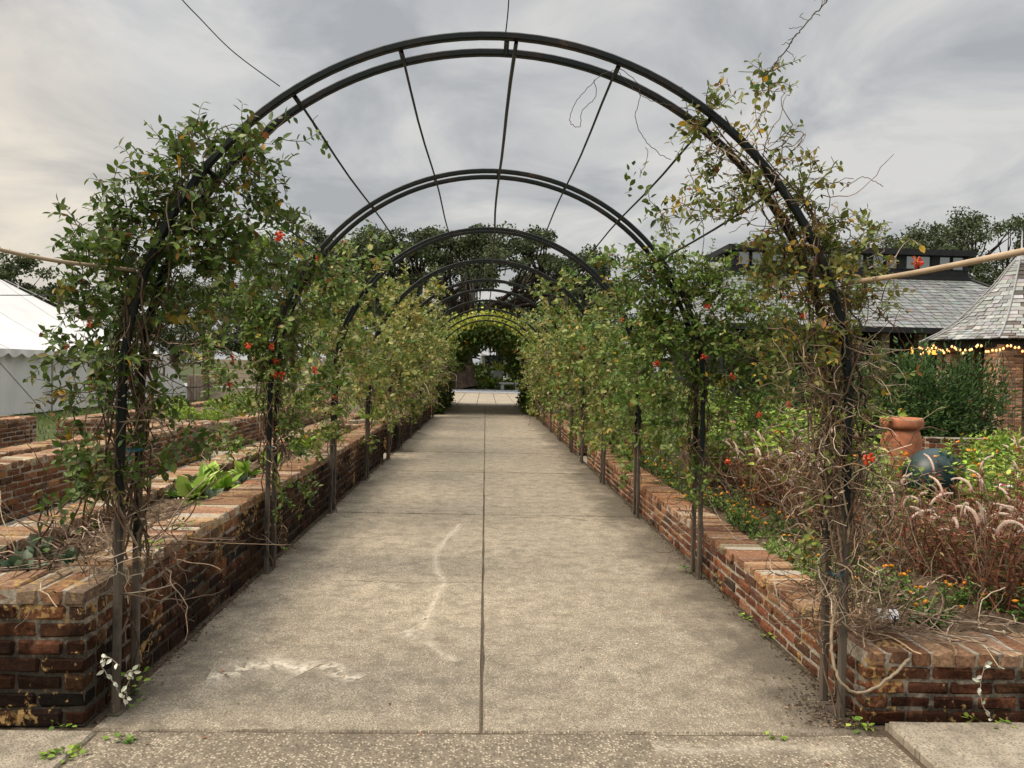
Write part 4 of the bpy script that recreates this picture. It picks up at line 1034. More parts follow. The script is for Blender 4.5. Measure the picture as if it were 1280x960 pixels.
weed(152, 925, 12, .05, 'flat dark weed on the joint before the post', pal=GRN, up=.3)
weed(960, 800, 10, .05, 'small weed sprouting under the flower bed wall, nearest of three', up=.8)
weed(932, 773, 8, .045, 'small weed sprouting under the flower bed wall, middle of three', up=.8)
weed(858, 716, 16, .07, 'small reddish weed by the second post foot', pal=GRN + OLIVE, up=1.0)
weed(1116, 908, 6, .03, 'two leaf sprout on the mortar ledge of the flower bed', up=.5)
weed(968, 922, 8, .04, 'low weed in the front joint of the path', up=.2)
weed(362, 688, 6, .04, 'tiny weed growing from the dark brick side wall', z=.02, up=.7)
for (px, py, lab) in ((238, 632, 'small green sprout on the coping of the narrow bed, nearest'), (228, 662, 'leafy sprout hanging over the narrow bed coping'), (190, 686, 'green sprig on the narrow bed coping by the post')):
    weed(0, 0, 12, .05, lab, P0=at(px, py, 4.6 if px > 200 else 4.0), up=.9)
# pale leaved runners
def pale_runner(pix, Y, lab):
    o, P = strand('pale_runner', lab, pix, Y, .002, (.3, .25, .2), 'runner', STEM, .001, 4)
    b = MB(); n = len(P) // 3; Q = P[::3][:n]
    leaves(b, Q, rng.normal(size=(n, 3)) + np.array([.3, -.3, -.2]), np.array([0, -1, .2]) + rng.normal(size=(n, 3)) * .3, rng.uniform(.022, .036, n), .016, pick([(1, (.62, .62, .52)), (1, (.5, .54, .42))], n, .1))
    b.build('pale_leaf', LEAF_DULL, o)
pale_runner([(1240, 900), (1228, 880), (1226, 855), (1230, 835), (1236, 826)], 3.38, 'whitish leaved sprig on the end wall of the flower bed')
pale_runner([(160, 880), (150, 868), (140, 850), (130, 838), (126, 826), (136, 822), (150, 832)], 3.30, 'curled white leaved runner at the post foot, vegetable side')
pale_runner([(155, 845), (163, 838), (166, 842), (158, 860), (160, 880)], 3.33, 'short white leaved runner wrapped round the near post')

# plant labels
def plant_label(P, lab, w=.115, h=.05, rz=.2, c=CARD):
    root = thing('plant_label', lab, 'plant label', P, 'plant labels', rz)
    b = MB(); tube(b, [(0, 0, -.05), (0, 0, .12)], .005, 6); b.build('stake', WIRE, root)
    b = MB(); box(b, -w / 2, w / 2, -.003, 0, .10, .10 + h); o = b.build('card', c, root); o.rotation_euler = (-.5, .1, 0)
    b = MB()
    for k in range(3): box(b, -w * .36, w * (.36 - .1 * (k % 2)), -.0045, -.0032, .110 + k * .011, .1115 + k * .011, (.5, .5, .52))
    b.build('print', COLOURED, o)
p = ground_at(1118, 800, .30); plant_label(p, 'white printed plant label on a black stake at the flower bed corner')
p = ground_at(813, 585, .30); plant_label(p, 'small white plant label among the marigolds farther along', rz=-.3)
p = at(1262, 600, 6.0); plant_label((p[0], p[1], .62), 'white plant label below an orange flower in the green plants', rz=0)
p = at(294, 580, 9.5); plant_label((p[0], p[1], .52), 'small grey plant label on the coping of the narrow bed', .05, .04, c=STONE)

# pots
def pot(P, lab, prof, m, name, rim=None):
    root = thing(name, lab, 'pot', P)
    b = MB(); lathe(b, prof, 36); b.build('body', m, root, smooth=True)
    if rim: b = MB(); lathe(b, rim, 36); b.build('rim', m, root, smooth=True)
    b = MB(); lathe(b, [(0, prof[-1][1] - .06), (prof[-1][0] * .93, prof[-1][1] - .06)], 24); b.build('soil', SOIL, root)
    return root
c0 = at(1128, 560, 8.4)
c0 = at(1126, 560, 8.4)
pt_ = pot((c0[0], c0[1], .45), 'terracotta urn with a thick rolled rim among the plants', [(.0, 0), (.17, .0), (.19, .05), (.27, .35), (.29, .55), (.26, .70), (.245, .74)], TERRA, 'terracotta_pot', [(.245, .74), (.29, .745), (.31, .79), (.31, .86), (.29, .9), (.25, .9), (.245, .84)]); pt_.scale = (.72, .72, .78)
c0 = at(1168, 575, 7.6)
root = thing('glazed_pot', 'big round dark teal glazed pot lying among the green plants', 'pot', (c0[0], c0[1], .50))
t_ = np.linspace(-1.25, 1.57, 20); b = MB(); lathe(b, [(.29 * math.cos(a), .27 * math.sin(a)) for a in t_], 40); o = b.build('body', GLAZE, root, smooth=True); o.rotation_euler = (R(80), 0, R(-20)); o.location = (0, 0, .10)
b = MB(); lathe(b, [(.095, -.262), (.12, -.29), (.135, -.285), (.12, -.255)], 30); o2 = b.build('rim', GLAZE, root, smooth=True); o2.rotation_euler = (R(80), 0, R(-20)); o2.location = (0, 0, .10)

# ------------------------------------------------------------------ left background: tent, fence
root = thing('marquee_tent', 'white marquee tent with scalloped valance and sloping roof', 'tent', (-13, 20, 0))
inv = Matrix.Translation(-Vector(root.location))
def part(b, name, m, smooth=False, rt=None, iv=None):
    o = b.build(name, m, rt or root, smooth); o.matrix_parent_inverse = iv or inv; return o
X0, X1, Y0, Y1, EZ = -13.0, -21.0, 4.0, 31.5, 1.82
b = MB(); ys = np.linspace(Y0, Y1 + 2.6, 240); wv = .05 * np.sin(ys * 3.1) + .035 * np.sin(ys * 7.7 + 1) + .02 * rng.normal(size=240)
zt = np.where(ys <= Y1, EZ - .05, EZ - (ys - Y1) / 2.6 * 1.5)
v = np.concatenate([np.stack([X0 + wv * .5, ys, np.full(240, .02)], -1), np.stack([X0 + wv, ys, (zt + .02) * .5], -1), np.stack([X0 + wv * .2, ys, zt], -1)])
q = [(r_ * 240 + i, r_ * 240 + i + 1, r_ * 240 + 241 + i, r_ * 240 + 240 + i) for r_ in (0, 1) for i in range(239)]
b.add(v, q); part(b, 'side_wall', CANVAS, True)
b = MB(); RZ, RX, RY0, RY1 = 4.3, -17.0, Y0 + 4, Y1 - 4
def roofquad(a, c, d, e, n=14):
    a, c, d, e = map(np.array, (a, c, d, e)); g = np.linspace(0, 1, n)
    gu, gv = np.meshgrid(g, g, indexing='ij'); v = ((1 - gu)[..., None] * ((1 - gv)[..., None] * a + gv[..., None] * e) + gu[..., None] * ((1 - gv)[..., None] * c + gv[..., None] * d))
    v[..., 2] -= .14 * np.sin(gv * math.pi) * 1.0
    i, j = np.meshgrid(np.arange(n - 1), np.arange(n - 1), indexing='ij'); k = (i * n + j).ravel()
    b.add(v.reshape(-1, 3), np.stack([k, k + n, k + n + 1, k + 1], -1))
roofquad((X0 + .12, Y0, EZ), (X0 + .12, Y1, EZ), (RX, RY1, RZ), (RX, RY0, RZ)); roofquad((X1, Y1, EZ), (X1, Y0, EZ), (RX, RY0, RZ), (RX, RY1, RZ)); roofquad((X0 + .12, Y1 + .1, EZ), (X1, Y1 + .1, EZ), (RX, RY1, RZ), (RX, RY1, RZ)); roofquad((X1, Y0, EZ), (X0, Y0, EZ), (RX, RY0, RZ), (RX, RY0, RZ))
part(b, 'roof', CANVAS, True)
for yy in np.arange(9, Y1 - 3, 3.05):
    b = MB(); t_ = np.linspace(0, 1, 10); tube(b, np.stack([X0 + .12 + (RX - X0 - .12) * t_, np.full(10, yy), EZ + (RZ - EZ) * t_ - .14 * np.sin(t_ * math.pi) + .004], -1), .009, 4, (.34, .33, .31)); part(b, 'seam', COLOURED)
b = MB(); t_ = np.linspace(0, 1, 10); tube(b, np.stack([X0 + .1 + (RX - X0) * t_, Y1 + (RY1 - Y1) * t_, EZ + .01 + (RZ - EZ) * t_], -1), .014, 4, (.4, .39, .37)); part(b, 'seam', COLOURED)
b = MB(); ys = np.linspace(Y0, Y1, 900); lo = EZ - .10 - .12 * np.abs(np.sin(ys * math.pi / .62))
v = np.concatenate([np.stack([np.full(900, X0 + .14), ys, np.full(900, EZ + .01)], -1), np.stack([X0 + .15 + .015 * np.sin(ys * 9), ys, lo], -1)])
b.add(v, [(i, i + 1, 901 + i, 900 + i) for i in range(899)]); part(b, 'valance', CANVAS)
for yy in np.arange(5.0, Y1 + .1, 3.05):
    b = MB(); tube(b, [(X0 + .1, yy, 0), (X0 + .1, yy, EZ)], .03, 6, (.25, .24, .22)); part(b, 'pole', COLOURED)
    b = MB(); tube(b, [(X0 + .15, yy, EZ - .02), (X0 + 1.5, yy + .4, .02)], .016, 5, (.18, .17, .15)); part(b, 'guy_rope', COLOURED)
b = MB(); tube(b, [at(0, 369, 20), at(60, 369, 22), at(130, 372, 25)], .012, 4, (.1, .1, .1)); tag(b.build('cable', WIRE), 'thin dark cable crossing in front of the tent roof', 'cable')

root = thing('slatted_fence', 'grey brown horizontal slatted wooden fence panel beyond the beds', 'fence', at(280, 498, 32))
inv = Matrix.Translation(-Vector(root.location)); a0, a1 = at(262, 495, 32)[0], at(330, 495, 32)[0]
zt = at(280, 449, 32)[2]
for k in range(9):
    b = MB(); h = zt / 9; box(b, a0, a1 + 6, 32 + .01 * (k % 2), 32.06 + .01 * (k % 2), k * h + .02, (k + 1) * h - .006, np.array((.40, .32, .24)) * rng.uniform(.85, 1.15)); part(b, 'slat', WOOD)
for xx in (a0 - .06, a1 - .2, a1 + 3):
    b = MB(); box(b, xx, xx + .12, 32.08, 32.2, 0, zt + .05, (.22, .17, .12)); part(b, 'post', WOOD)
b = MB(); box(b, a0 - .75, a0 - .1, 31.6, 32.3, 0, 1.05, (.22, .17, .13))
for k in range(5): box(b, a0 - .75 + k * .13, a0 - .64 + k * .13, 31.57, 31.6, .02, 1.04, np.array((.24, .19, .15)) * rng.uniform(.85, 1.1))
tag(b.build('compost_bin', WOOD), 'low boarded wooden bin beside the slatted fence', 'bin')

# ------------------------------------------------------------------ trees
def tree(label, pos, h, crown, trunk_r, pal, nclump, leaf, group=None, moss=False, fork=.3, per=46, name='tree', cat='tree', lean=0.0, shape=None, dens=1.0, cs=.8):
    """tapered trunk with forking limbs; crown of leaf clumps round the limb ends. crown = (rx, ry, zlow, zhigh)"""
    root = thing(name, label, cat, pos, group)
    tr, fo, ms = MB(), MB(), MB()
    rx, ry, z0, z1 = crown
    def trunkpts(z): return np.array([lean * z, 0, z])
    zf = h * fork
    n = 8; zz_ = np.linspace(0, zf, n); tp = np.array([trunkpts(z) for z in zz_]) + rng.normal(size=(n, 3)) * trunk_r * .08
    fl = trunk_r * (1 + .35 * np.exp(-zz_ / (trunk_r * 1.2)))
    tube(tr, tp, fl * np.linspace(1, .85, n), 12, pick([(1, (.085, .06, .043))], n, .1))
    cl = []
    for _ in range(nclump):
        for _try in range(30):
            d = rng.normal(size=3); d = d / np.linalg.norm(d) * rng.uniform(.45, 1.0) ** .6
            c = np.array([d[0] * rx, d[1] * ry, (z0 + z1) / 2 + d[2] * (z1 - z0) / 2])
            if shape is None or shape(c): break
        cl.append(c)
    cl = np.array(cl) + np.array([lean * h * .6, 0, 0])
    limbs = max(5, nclump // 9)
    hubs = cl[rng.choice(len(cl), limbs, replace=False)] * np.array([.62, .62, 1]); hubs[:, 2] = zf + (hubs[:, 2] - zf) * .62
    for hb in hubs:
        t = np.linspace(0, 1, 8)[:, None]; s0 = tp[-1] - np.array([0, 0, rng.uniform(0, .25) * zf])
        line = s0 + (hb - s0) * t + np.array([0, 0, 1]) * np.sin(t * 3.14) * h * .05 + rng.normal(size=(8, 3)) * h * .012 * t
        tube(tr, line, np.linspace(trunk_r * .42, trunk_r * .10, 8), 7, (.042, .032, .024))
    for c in cl:
        hb = hubs[np.argmin(((hubs - c) ** 2).sum(1))]; t = np.linspace(0, 1, 6)[:, None]
        line = hb + (c - hb) * t + rng.normal(size=(6, 3)) * h * .012 * t
        tube(tr, line, np.linspace(trunk_r * .14, trunk_r * .03, 6), 4, (.038, .03, .023))
        m_ = int(per * 2.6 * rng.uniform(.5, 1.4)); cr_ = h * rng.uniform(.045, .085) * cs
        g = unit(rng.normal(size=(m_, 3))) * rng.random((m_, 1)) ** .45 * np.array([1.75, 1.75, 1.0]) * cr_
        base = pick(pal, 1, .18)[0]
        leaves(fo, c + g, rng.normal(size=(m_, 3)), np.array([0, 0, .8]) + rng.normal(size=(m_, 3)) * .7, rng.uniform(.6, 1.3, m_) * leaf * .6, rng.uniform(.5, .9, m_) * leaf * .6, base * .6 + .4 * pick(pal, m_, .25), LT1)
        if moss and c[2] < (z0 + z1) * .52 and rng.random() < .8:
            for _q in range(9):
                p0 = c + rng.normal(size=3) * cr_ * .8 - np.array([0, 0, cr_ * .5]); L_ = rng.uniform(.3, 1.3)
                tube(ms, [p0, p0 + np.array([rng.normal() * .05, 0, -L_ * .5]), p0 + np.array([rng.normal() * .08, 0, -L_])], [.05, .06, .01], 4, (.10, .105, .085))
    tr.build('trunk', BARK, root, smooth=True); fo.build('crown', LEAF_DULL, root)
    if moss: tag(ms.build('hanging_moss', LEAF_DULL, root), kind='stuff')
    return root
OAK = [(4, (.045, .062, .022)), (3, (.07, .09, .032)), (2, (.03, .04, .016)), (1.4, (.12, .14, .06))]
OAKL = [(4, (.05, .07, .028)), (3, (.07, .092, .035)), (2, (.04, .05, .022)), (1, (.11, .125, .055))]
tree('spreading live oak hung with grey moss above the far end of the path', (-1.9, 58, 0), 12.0, (12.5, 9, 4.6, 11.9), .95, OAK, 290, .36, 'live oaks', moss=True, fork=.30, per=95, cs=.64, shape=lambda c: not (2.0 < c[0] < 6.4 and c[2] < 8.6) and not (abs(c[0] - .5) < 2.4 and 5.6 < c[2] < 7.6))
tree('dark oak crown rising behind the vines beyond the vegetable beds', (-15.5, 62, 0), 11, (7.5, 6, 3.5, 12.6), .5, OAK, 90, .36, 'live oaks', per=80)
tree('oak whose crown dips low behind the leafy tunnel', (5.5, 66, 0), 9.5, (9, 6, 3.0, 9.6), .6, OAK, 90, .36, 'live oaks', per=80, moss=True)
tree('broad oak beyond the slatted fence', (-25, 70, 0), 10, (8, 6, 2.0, 9.3), .5, OAK, 80, .4, 'live oaks', per=80)
tree('dark oak rising behind the tent roof', (-36, 52, 0), 8.5, (8.5, 5, 2.5, 9.0), .45, OAK, 150, .34, 'live oaks', per=80)
tree('distant oak between the tent and the vines', (-34, 85, 0), 10, (11, 6, 1.5, 10.5), .5, OAK, 110, .45, 'live oaks', per=70)
tree('open branched oak towering behind the pavilion roof', (31, 48, 0), 12, (6.0, 5, 6.0, 12.2), .45, OAKL, 170, .27, 'live oaks', per=52, cs=.55)
tree('oak at the end of the slate roofed building, branches reaching past the pavilion', (38, 46, 0), 13, (5, 5, 5, 12.4), .45, OAKL, 150, .27, 'live oaks', per=52, cs=.55)
tree('rounded oak behind the clerestory windows', (25.8, 47, 0), 9.5, (4.0, 4, 5, 10.8), .4, OAKL, 100, .27, 'live oaks', per=56, cs=.55)
tree('low oak behind the building, filling the gap beside the pavilion', (33, 43, 0), 8, (7.0, 4, 2.5, 9.0), .35, OAK, 90, .27, 'live oaks', per=70)
for k, (x, y, h, rx, lab) in enumerate(((-10.5, 80, 9, 7, 'shadowy evergreen behind the moss hung oak'), (1.5, 82, 9, 7, 'shadowy evergreen seen straight through the leafy tunnel'), (12, 84, 8, 7, 'shadowy evergreen past the stone bench'), (22, 82, 8.0, 7, 'evergreen glimpsed above the flower side vines'))):
    tree(lab, (x, y, 0), h, (rx, 4, .6, h), .4, [(3, (.02, .028, .012)), (2, (.032, .042, .018))], 80, .5, 'shadowy evergreens', per=80)

def hedge_shrub(P, rx, ry, h, lab, n, leaf, pal, grp, name='shrub'):
    root = thing(name, lab, 'shrub', P, grp)
    b = MB(); nc = 60; d = rng.normal(size=(nc, 3)); d = unit(d) * rng.uniform(.5, 1, (nc, 1)); cc = d * np.array([rx, ry, h / 2]) + np.array([0, 0, h / 2])
    i = rng.integers(0, nc, n); g = rng.normal(size=(n, 3)) * np.array([rx, ry, h * .5]) * .2
    P_ = cc[i] + g; P_[:, 2] = np.maximum(P_[:, 2], .02)
    C = pick(pal, nc, .2)[i] * .5 + .5 * pick(pal, n, .25)
    leaves(b, P_, d[i] + rng.normal(size=(n, 3)) * .6 + np.array([0, 0, .5]), rng.normal(size=(n, 3)) + np.array([0, 0, .5]), rng.uniform(.7, 1.3, n) * leaf, leaf * .35, C, LT2)
    b.build('foliage', LEAF_DULL, root)
    s = MB()
    for _ in range(10): tube(s, [(rng.normal() * .1, rng.normal() * .1, 0), (rng.normal() * rx * .4, rng.normal() * ry * .4, h * .6)], .02, 5, (.06, .045, .03))
    s.build('stems', STEM, root)
HP = [(3, (.034, .07, .018)), (3, (.055, .10, .026)), (1, (.09, .145, .04))]
for (px, w_, h, lab) in ((1115, .75, 2.05, 'dark evergreen shrub behind the front tangle, tallest leaf wall'), (1160, .7, 2.0, 'dark evergreen shrub above the terracotta urn'), (1205, .7, 1.95, 'dark evergreen shrub beside the brick pavilion'), (1060, .8, 1.9, 'dark evergreen shrub hidden by the vine tangle'), (1000, .9, 1.7, 'evergreen shrub glimpsed through the second arch vines')):
    p = at(px, 470, 12.2); hedge_shrub((p[0], p[1], 0), w_, .6, h - .1, lab, 4200, .10, HP, 'evergreen shrubs before the building')
p = at(1262, 520, 11.0); hedge_shrub((p[0], p[1], 0), .5, .4, .75, 'light green shrub at the foot of the pavilion', 1800, .1, GREENS, 'evergreen shrubs before the building')

# ------------------------------------------------------------------ slate roofed building
def slates(mb, A, B, C, D, rows, width, pal, gapcol=None, off=.02):
    """slates on the quad A (bottom left) B (bottom right) C (top right) D (top left)"""
    A, B, C, D = map(lambda p: np.array(p, float), (A, B, C, D))
    nrm = unit(np.cross(B - A, D - A)); nrm = nrm if nrm[2] > 0 else -nrm
    V, Q, CC = [], [], []
    for r in range(rows):
        t0, t1 = r / rows, (r + 1.12) / rows; t1 = min(t1, 1.0)
        l0, r0 = A + (D - A) * t0, B + (C - B) * t0; l1, r1 = A + (D - A) * t1, B + (C - B) * t1
        n = max(1, int(np.linalg.norm(r0 - l0) / width)); o = .5 if r % 2 else 0.0
        e = np.concatenate([[0], (np.arange(1, n) + o * .999) / n, [1]])
        for a, b_ in zip(e[:-1], e[1:]):
            g = .04 * (b_ - a); lift = off + rng.random() * .008; sag = rng.normal() * .006
            k = len(V)
            V += [l0 + (r0 - l0) * (a + g) + nrm * lift, l0 + (r0 - l0) * (b_ - g) + nrm * (lift + sag), l1 + (r1 - l1) * (b_ - g) + nrm * .004, l1 + (r1 - l1) * (a + g) + nrm * .004,
                  l0 + (r0 - l0) * (a + g), l0 + (r0 - l0) * (b_ - g)]
            Q += [(k, k + 1, k + 2, k + 3), (k + 4, k + 5, k + 1, k)]
            c = pick(pal, 1, .12)[0]; CC += [c] * 4 + [c * .3] * 2
    mb.add(np.array(V), Q, None, np.array(CC))
    mb.add([A - nrm * .01, B - nrm * .01, C - nrm * .01, D - nrm * .01], [(0, 1, 2, 3)], None, (.05, .05, .05))
SL = [(4, (.165, .172, .168)), (3, (.142, .15, .147)), (2, (.185, .19, .185)), (.3, (.11, .10, .09))]
SLM = [(4, (.205, .207, .20)), (3, (.17, .17, .163)), (2, (.25, .25, .24)), (.5, (.10, .085, .07))]
SLMOSS = [(4, (.25, .25, .235)), (2, (.09, .07, .055)), (2, (.055, .045, .036)), (1, (.30, .30, .29))]
root = thing('slate_roof_building', 'long low building with grey slate roof and dark clerestory windows', 'building', (15, 30, 0))
inv = Matrix.Translation(-Vector(root.location))
EX0, EX1, EY, EZ = 8.6, 24.6, 29.2, 3.52
TX0, TX1, TY, TZ = 10.6, 21.3, 33.4, 5.95
b = MB(); slates(b, (EX0, EY, EZ), (EX1, EY, EZ), (TX1, TY, TZ), (TX0, TY, TZ), 17, .42, SL)
slates(b, (EX1, EY, EZ), (EX1, 40, EZ), (TX1, 37, TZ), (TX1, TY, TZ), 17, .42, SL); slates(b, (EX0, 40, EZ), (EX0, EY, EZ), (TX0, TY, TZ), (TX0, 37, TZ), 17, .42, SL)
part(b, 'roof', SLATE)
b = MB(); tube(b, [(EX1, EY, EZ + .06), (TX1, TY, TZ + .06)], .07, 6, (.10, .10, .10)); part(b, 'hip_cap', DARKWOOD)
b = MB(); box(b, EX0 - .1, EX1 + .1, EY - .12, EY + .02, EZ - .2, EZ + .02); part(b, 'gutter', DARKWOOD)
b = MB(); box(b, EX0 + .9, EX1 - .9, 30.6, 39, 0, EZ - .05); part(b, 'wall', DARKWOOD)
b = MB(); box(b, TX0 + .02, TX1 - .02, TY + .05, 36.8, TZ - .2, TZ + .42); box(b, TX0 - .15, TX1 + .15, TY - .2, 37.1, TZ + 1.05, TZ + 1.30); box(b, TX0 - .1, TX1 + .1, TY - .1, TY + .05, TZ - .02, TZ + .12)
k = TX0
xs = np.arange(TX1 - .2, TX0, -1.5)
for xx in xs: box(b, xx - .02, xx + .32 if xx + .32 < TX1 else TX1 - .03, TY + .02, TY + .16, TZ + .42, TZ + 1.05)
box(b, TX0 + .05, TX1 - .05, TY + 1.2, TY + 1.3, TZ + .42, TZ + 1.05); part(b, 'clerestory', DARKWOOD)
for xx in xs:
    for q in (0, 1):
        x1_ = xx - .04 - q * .60; x0_ = x1_ - .54
        if x0_ < TX0 + .1: continue
        b = MB(); box(b, x0_, x1_, TY + .06, TY + .10, TZ + .42, TZ + 1.05); box(b, x0_ + .05, x1_ - .05, TY + .05, TY + .058, TZ + .47, TZ + 1.0)
        f = MB()
        for (a, c_, d, e_) in ((x0_, x1_, TZ + .42, TZ + .47), (x0_, x1_, TZ + 1.0, TZ + 1.05), (x0_, x0_ + .05, TZ + .47, TZ + 1.0), (x1_ - .05, x1_, TZ + .47, TZ + 1.0)): box(f, a, c_, TY + .03, TY + .055, d, e_)
        fr = part(f, 'window', DARKWOOD)
        p_ = MB(); box(p_, x0_ + .05, x1_ - .05, TY + .042, TY + .05, TZ + .47, TZ + 1.0); pn = p_.build('pane', PANE, fr); pn.matrix_parent_inverse = Matrix.Identity(4)
for px in (980, 1020, 1062, 1104, 1150, 1196):
    xx = at(px, 420, 29.9)[0]; b = MB(); wall_run(b, xx - .17, xx + .17, 29.7, 30.05, 0, EZ - .2, PAL_COPE); part(b, 'column', BRICK_C)
b = MB()
for k in range(22): box(b, EX0 + 1, EX1 - 1, 30.5 + .0, 30.58, 1.3 + k * .09, 1.36 + k * .09, (.03, .03, .03))
part(b, 'louvre_shutter', WOOD)
x0_, x1_ = at(1152, 440, 29.6)[0], at(1188, 440, 29.6)[0]
b = MB(); box(b, x0_, x1_, 30.30, 30.36, at(1170, 443, 30)[2], at(1170, 434, 30)[2]); part(b, 'lit_window', LAMPGLOW)

# ------------------------------------------------------------------ brick pavilion at the right edge
GX, GY = at(1273, 430, 16)[0], 16.0
root = thing('brick_pavilion', 'octagonal brick pavilion with a pointed mossy slate roof', 'pavilion', (GX, GY, 0))
inv = Matrix.Translation(-Vector(root.location))
prof = [(1.92, 2.40), (1.50, 2.62), (1.12, 2.92), (.80, 3.26), (.50, 3.62), (.24, 3.98), (.10, 4.16)]
b = MB()
for k in range(8):
    a0, a1 = R(-135 + 45 * k), R(-135 + 45 * (k + 1))
    for (ra, za), (rb, zb) in zip(prof[:-1], prof[1:]):
        f = lambda r_, a, z: (GX + r_ * math.cos(a), GY + r_ * math.sin(a), z)
        slates(b, f(ra, a0, za), f(ra, a1, za), f(rb, a1, zb), f(rb, a0, zb), 4, .16, SLMOSS if k in (0,) else SLM, off=.012)
part(b, 'roof', SLATE)
b = MB()
for k in range(8):
    a0 = R(-135 + 45 * k); tube(b, [(GX + (r_ + .01) * math.cos(a0), GY + (r_ + .01) * math.sin(a0), z + .02) for r_, z in prof], .018, 5, (.25, .25, .25))
part(b, 'ridge_strip', COLOURED)
b = MB(); lathe(b, [(0, 4.1), (.14, 4.1), (.14, 4.16), (.09, 4.2), (.09, 4.3), (.12, 4.32), (.02, 4.36), (.012, 4.75), (0, 4.78)], 16, (.3, .31, .32), (GX, GY, 0)); part(b, 'finial', COLOURED, True)
b = MB(); lathe(b, [(1.86, 2.36), (1.72, 2.36), (1.72, 2.24), (1.62, 2.24)], 8, (.05, .04, .035), (GX, GY, 0)); part(b, 'eave_beam', DARKWOOD)
GOLD = [(4, (.36, .175, .095)), (3, (.29, .135, .075)), (2, (.43, .24, .14))]
for k in range(8):
    a0 = R(-135 + 45 * k); cx, cy = GX + 1.42 * math.cos(a0), GY + 1.42 * math.sin(a0)
    b = MB(); cw = .25 if k == 0 else .11; wall_run(b, cx - cw, cx + cw, cy - cw + .01, cy + cw - .01, 0, 2.3, GOLD, bl=.18, ch=.065); part(b, 'column', BRICK_C)
b = MB(); wall_run(b, GX + .05, GX + 1.1, GY - 1.45, GY - 1.2, 0, 2.25, GOLD, bl=.18, ch=.065); part(b, 'wall', BRICK_C)
b = MB(); box(b, GX + .1, GX + .8, GY - 1.47, GY - 1.452, 1.0, 1.95)
f = part(b, 'window', DARKWOOD); p_ = MB()
for q in range(2): box(p_, GX + .15 + q * .32, GX + .43 + q * .32, GY - 1.476, GY - 1.471, 1.05, 1.9)
pn = p_.build('pane', PANE, f); pn.matrix_parent_inverse = Matrix.Identity(4)
# lights under the eave
root = thing('string_lights', 'warm string lights drooping along the pavilion eave', 'string lights', (GX, GY, 2.3))
inv = Matrix.Translation(-Vector(root.location))
cord = []; bm = MB(); lathe(bm, [(0, -.03), (.018, -.02), (.022, 0), (.012, .02), (0, .028)], 8); bulb_me = bm.mesh('bulb', BULB, True)
for k in range(86):
    a = R(-215 + 170 * k / 85); r_ = 1.80 + .03 * rng.normal(); z = 2.27 - .11 * abs(math.sin(k * .37)) + .02 * rng.normal()
    p = (GX + r_ * math.cos(a), GY + r_ * math.sin(a), z); cord.append((p[0], p[1], p[2] + .04))
    o = bpy.data.objects.new('bulb', bulb_me); COL.objects.link(o); o.parent = root; o.matrix_parent_inverse = inv; o.location = p
b = MB(); tube(b, cord, .004, 4); part(b, 'cord', WIRE)
# wire obelisk
p = at(1250, 520, 13.6); root = thing('plant_obelisk', 'rusty wire plant obelisk standing before the pavilion', 'plant support', (p[0], p[1], 0))
b = MB()
for k in range(8):
    a = k * math.pi / 4; tube(b, [(.24 * math.cos(a), .24 * math.sin(a), 0), (.22 * math.cos(a), .22 * math.sin(a), 1.5), (.12 * math.cos(a), .12 * math.sin(a), 1.95), (0, 0, 2.12)], .006, 4, (.10, .06, .04))
b.build('upright', COLOURED, root)
b = MB()
for z in np.arange(.2, 1.8, .16):
    a = np.linspace(0, 6.283, 17); r_ = .235 if z < 1.5 else .18; tube(b, np.stack([r_ * np.cos(a), r_ * np.sin(a), np.full(17, z)], -1), .005, 4, (.10, .06, .04))
b.build('ring', COLOURED, root)

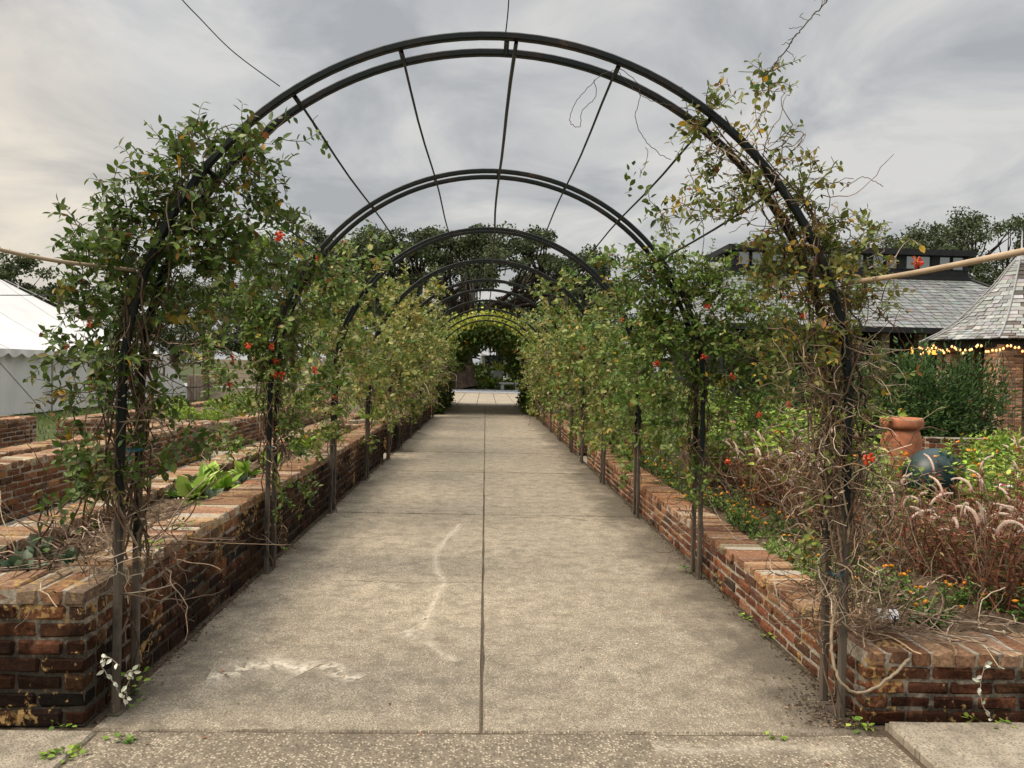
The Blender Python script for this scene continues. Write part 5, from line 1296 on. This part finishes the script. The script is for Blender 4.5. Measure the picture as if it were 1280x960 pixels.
# ------------------------------------------------------------------ far end of the path
root = thing('stone_bench', 'pale grey stone bench beyond the tunnel exit', 'bench', at(637, 486, 58) * np.array([1, 1, 0]))
b = MB(); box(b, -.8, .8, -.25, .25, .42, .55); b.build('seat', STONE, root)
for s in (-1, 1): b = MB(); box(b, s * .55 - .13, s * .55 + .13, -.18, .18, 0, .419); b.build('leg', STONE, root)
p = at(622, 480, 62); root = thing('planter_urn', 'square grey planter with a spiky lime plant beyond the bench', 'planter', (p[0], p[1], 0))
b = MB(); box(b, -.35, .35, -.35, .35, 0, 1.3); box(b, -.42, .42, -.42, .42, 1.3, 1.4); b.build('box', STONE, root)
b = leafy_rosette(40, .9, LIME, wid=.12); b.build('foliage', LEAF_DULL, root).location = (0, 0, 1.4)
p = at(616, 470, 66); b = MB()
for s in (-.35, .35): tube(b, [(p[0] + s, 66, 0), (p[0] + s * .6, 66, 4.6)], .05, 5, (.05, .06, .06))
for z in np.arange(.3, 4.5, .3): tube(b, [(p[0] - .33, 66, z), (p[0] + .33, 66, z)], .03, 4, (.09, .10, .10))
tag(b.build('lattice_pillar', COLOURED), 'dark ladder like lattice pillar beyond the tunnel', 'pillar')
for k, (px, lab) in enumerate(((632, 'pale stone column seen through the tunnel, beside the lattice pillar'), (603, 'pale stone column seen through the tunnel, behind the oak trunk'))):
    p = at(px, 470, 74); b = MB(); lathe(b, [(.32, 0), (.32, .2), (.24, .3), (.2, 2.6), (.3, 2.75), (.3, 2.9), (0, 2.9)], 14, (.4, .36, .3), (p[0], 74, 0)); tag(b.build('stone_column', STONE, smooth=True), lab, 'column')
vb = [mound('low green border plant along the far road', 'plant', 'border plants along the far road', 'border_plant', GREENS + DARK, 260, .3, .8, .75) for _ in range(2)]
scatter(vb, [(x_ + rng.normal() * .2, 58.6 + rng.random() * 2.5, 0) for x_ in np.arange(-9, 10, .9)], '', '', smin=.6, smax=1.1)
hb = [mound('dark leafy undergrowth shrub beneath the moss hung oak', 'shrub', 'undergrowth shrubs beneath the oak', 'undergrowth_shrub', DARK, 420, .4, 1.4, 2.0) for _ in range(2)]
scatter(hb, [(x_ + rng.normal() * .4, 66 + rng.random() * 8, 0) for x_ in np.arange(-16, 18, 1.5)], '', '', smin=.7, smax=1.3)
bp = [mound('leafy clump at the mouth of the tunnel beside the paving', 'plant', 'clumps beside the far paving', 'leafy_plant', LIME, 300, .14, .45, .7) for _ in range(2)]
scatter(bp, [(-1.95, 34.5, 0), (2.0, 34.3, 0), (-2.2, 36.5, 0), (2.3, 37, 0), (2.4, 40, 0), (-2.5, 40, 0)], '', '')
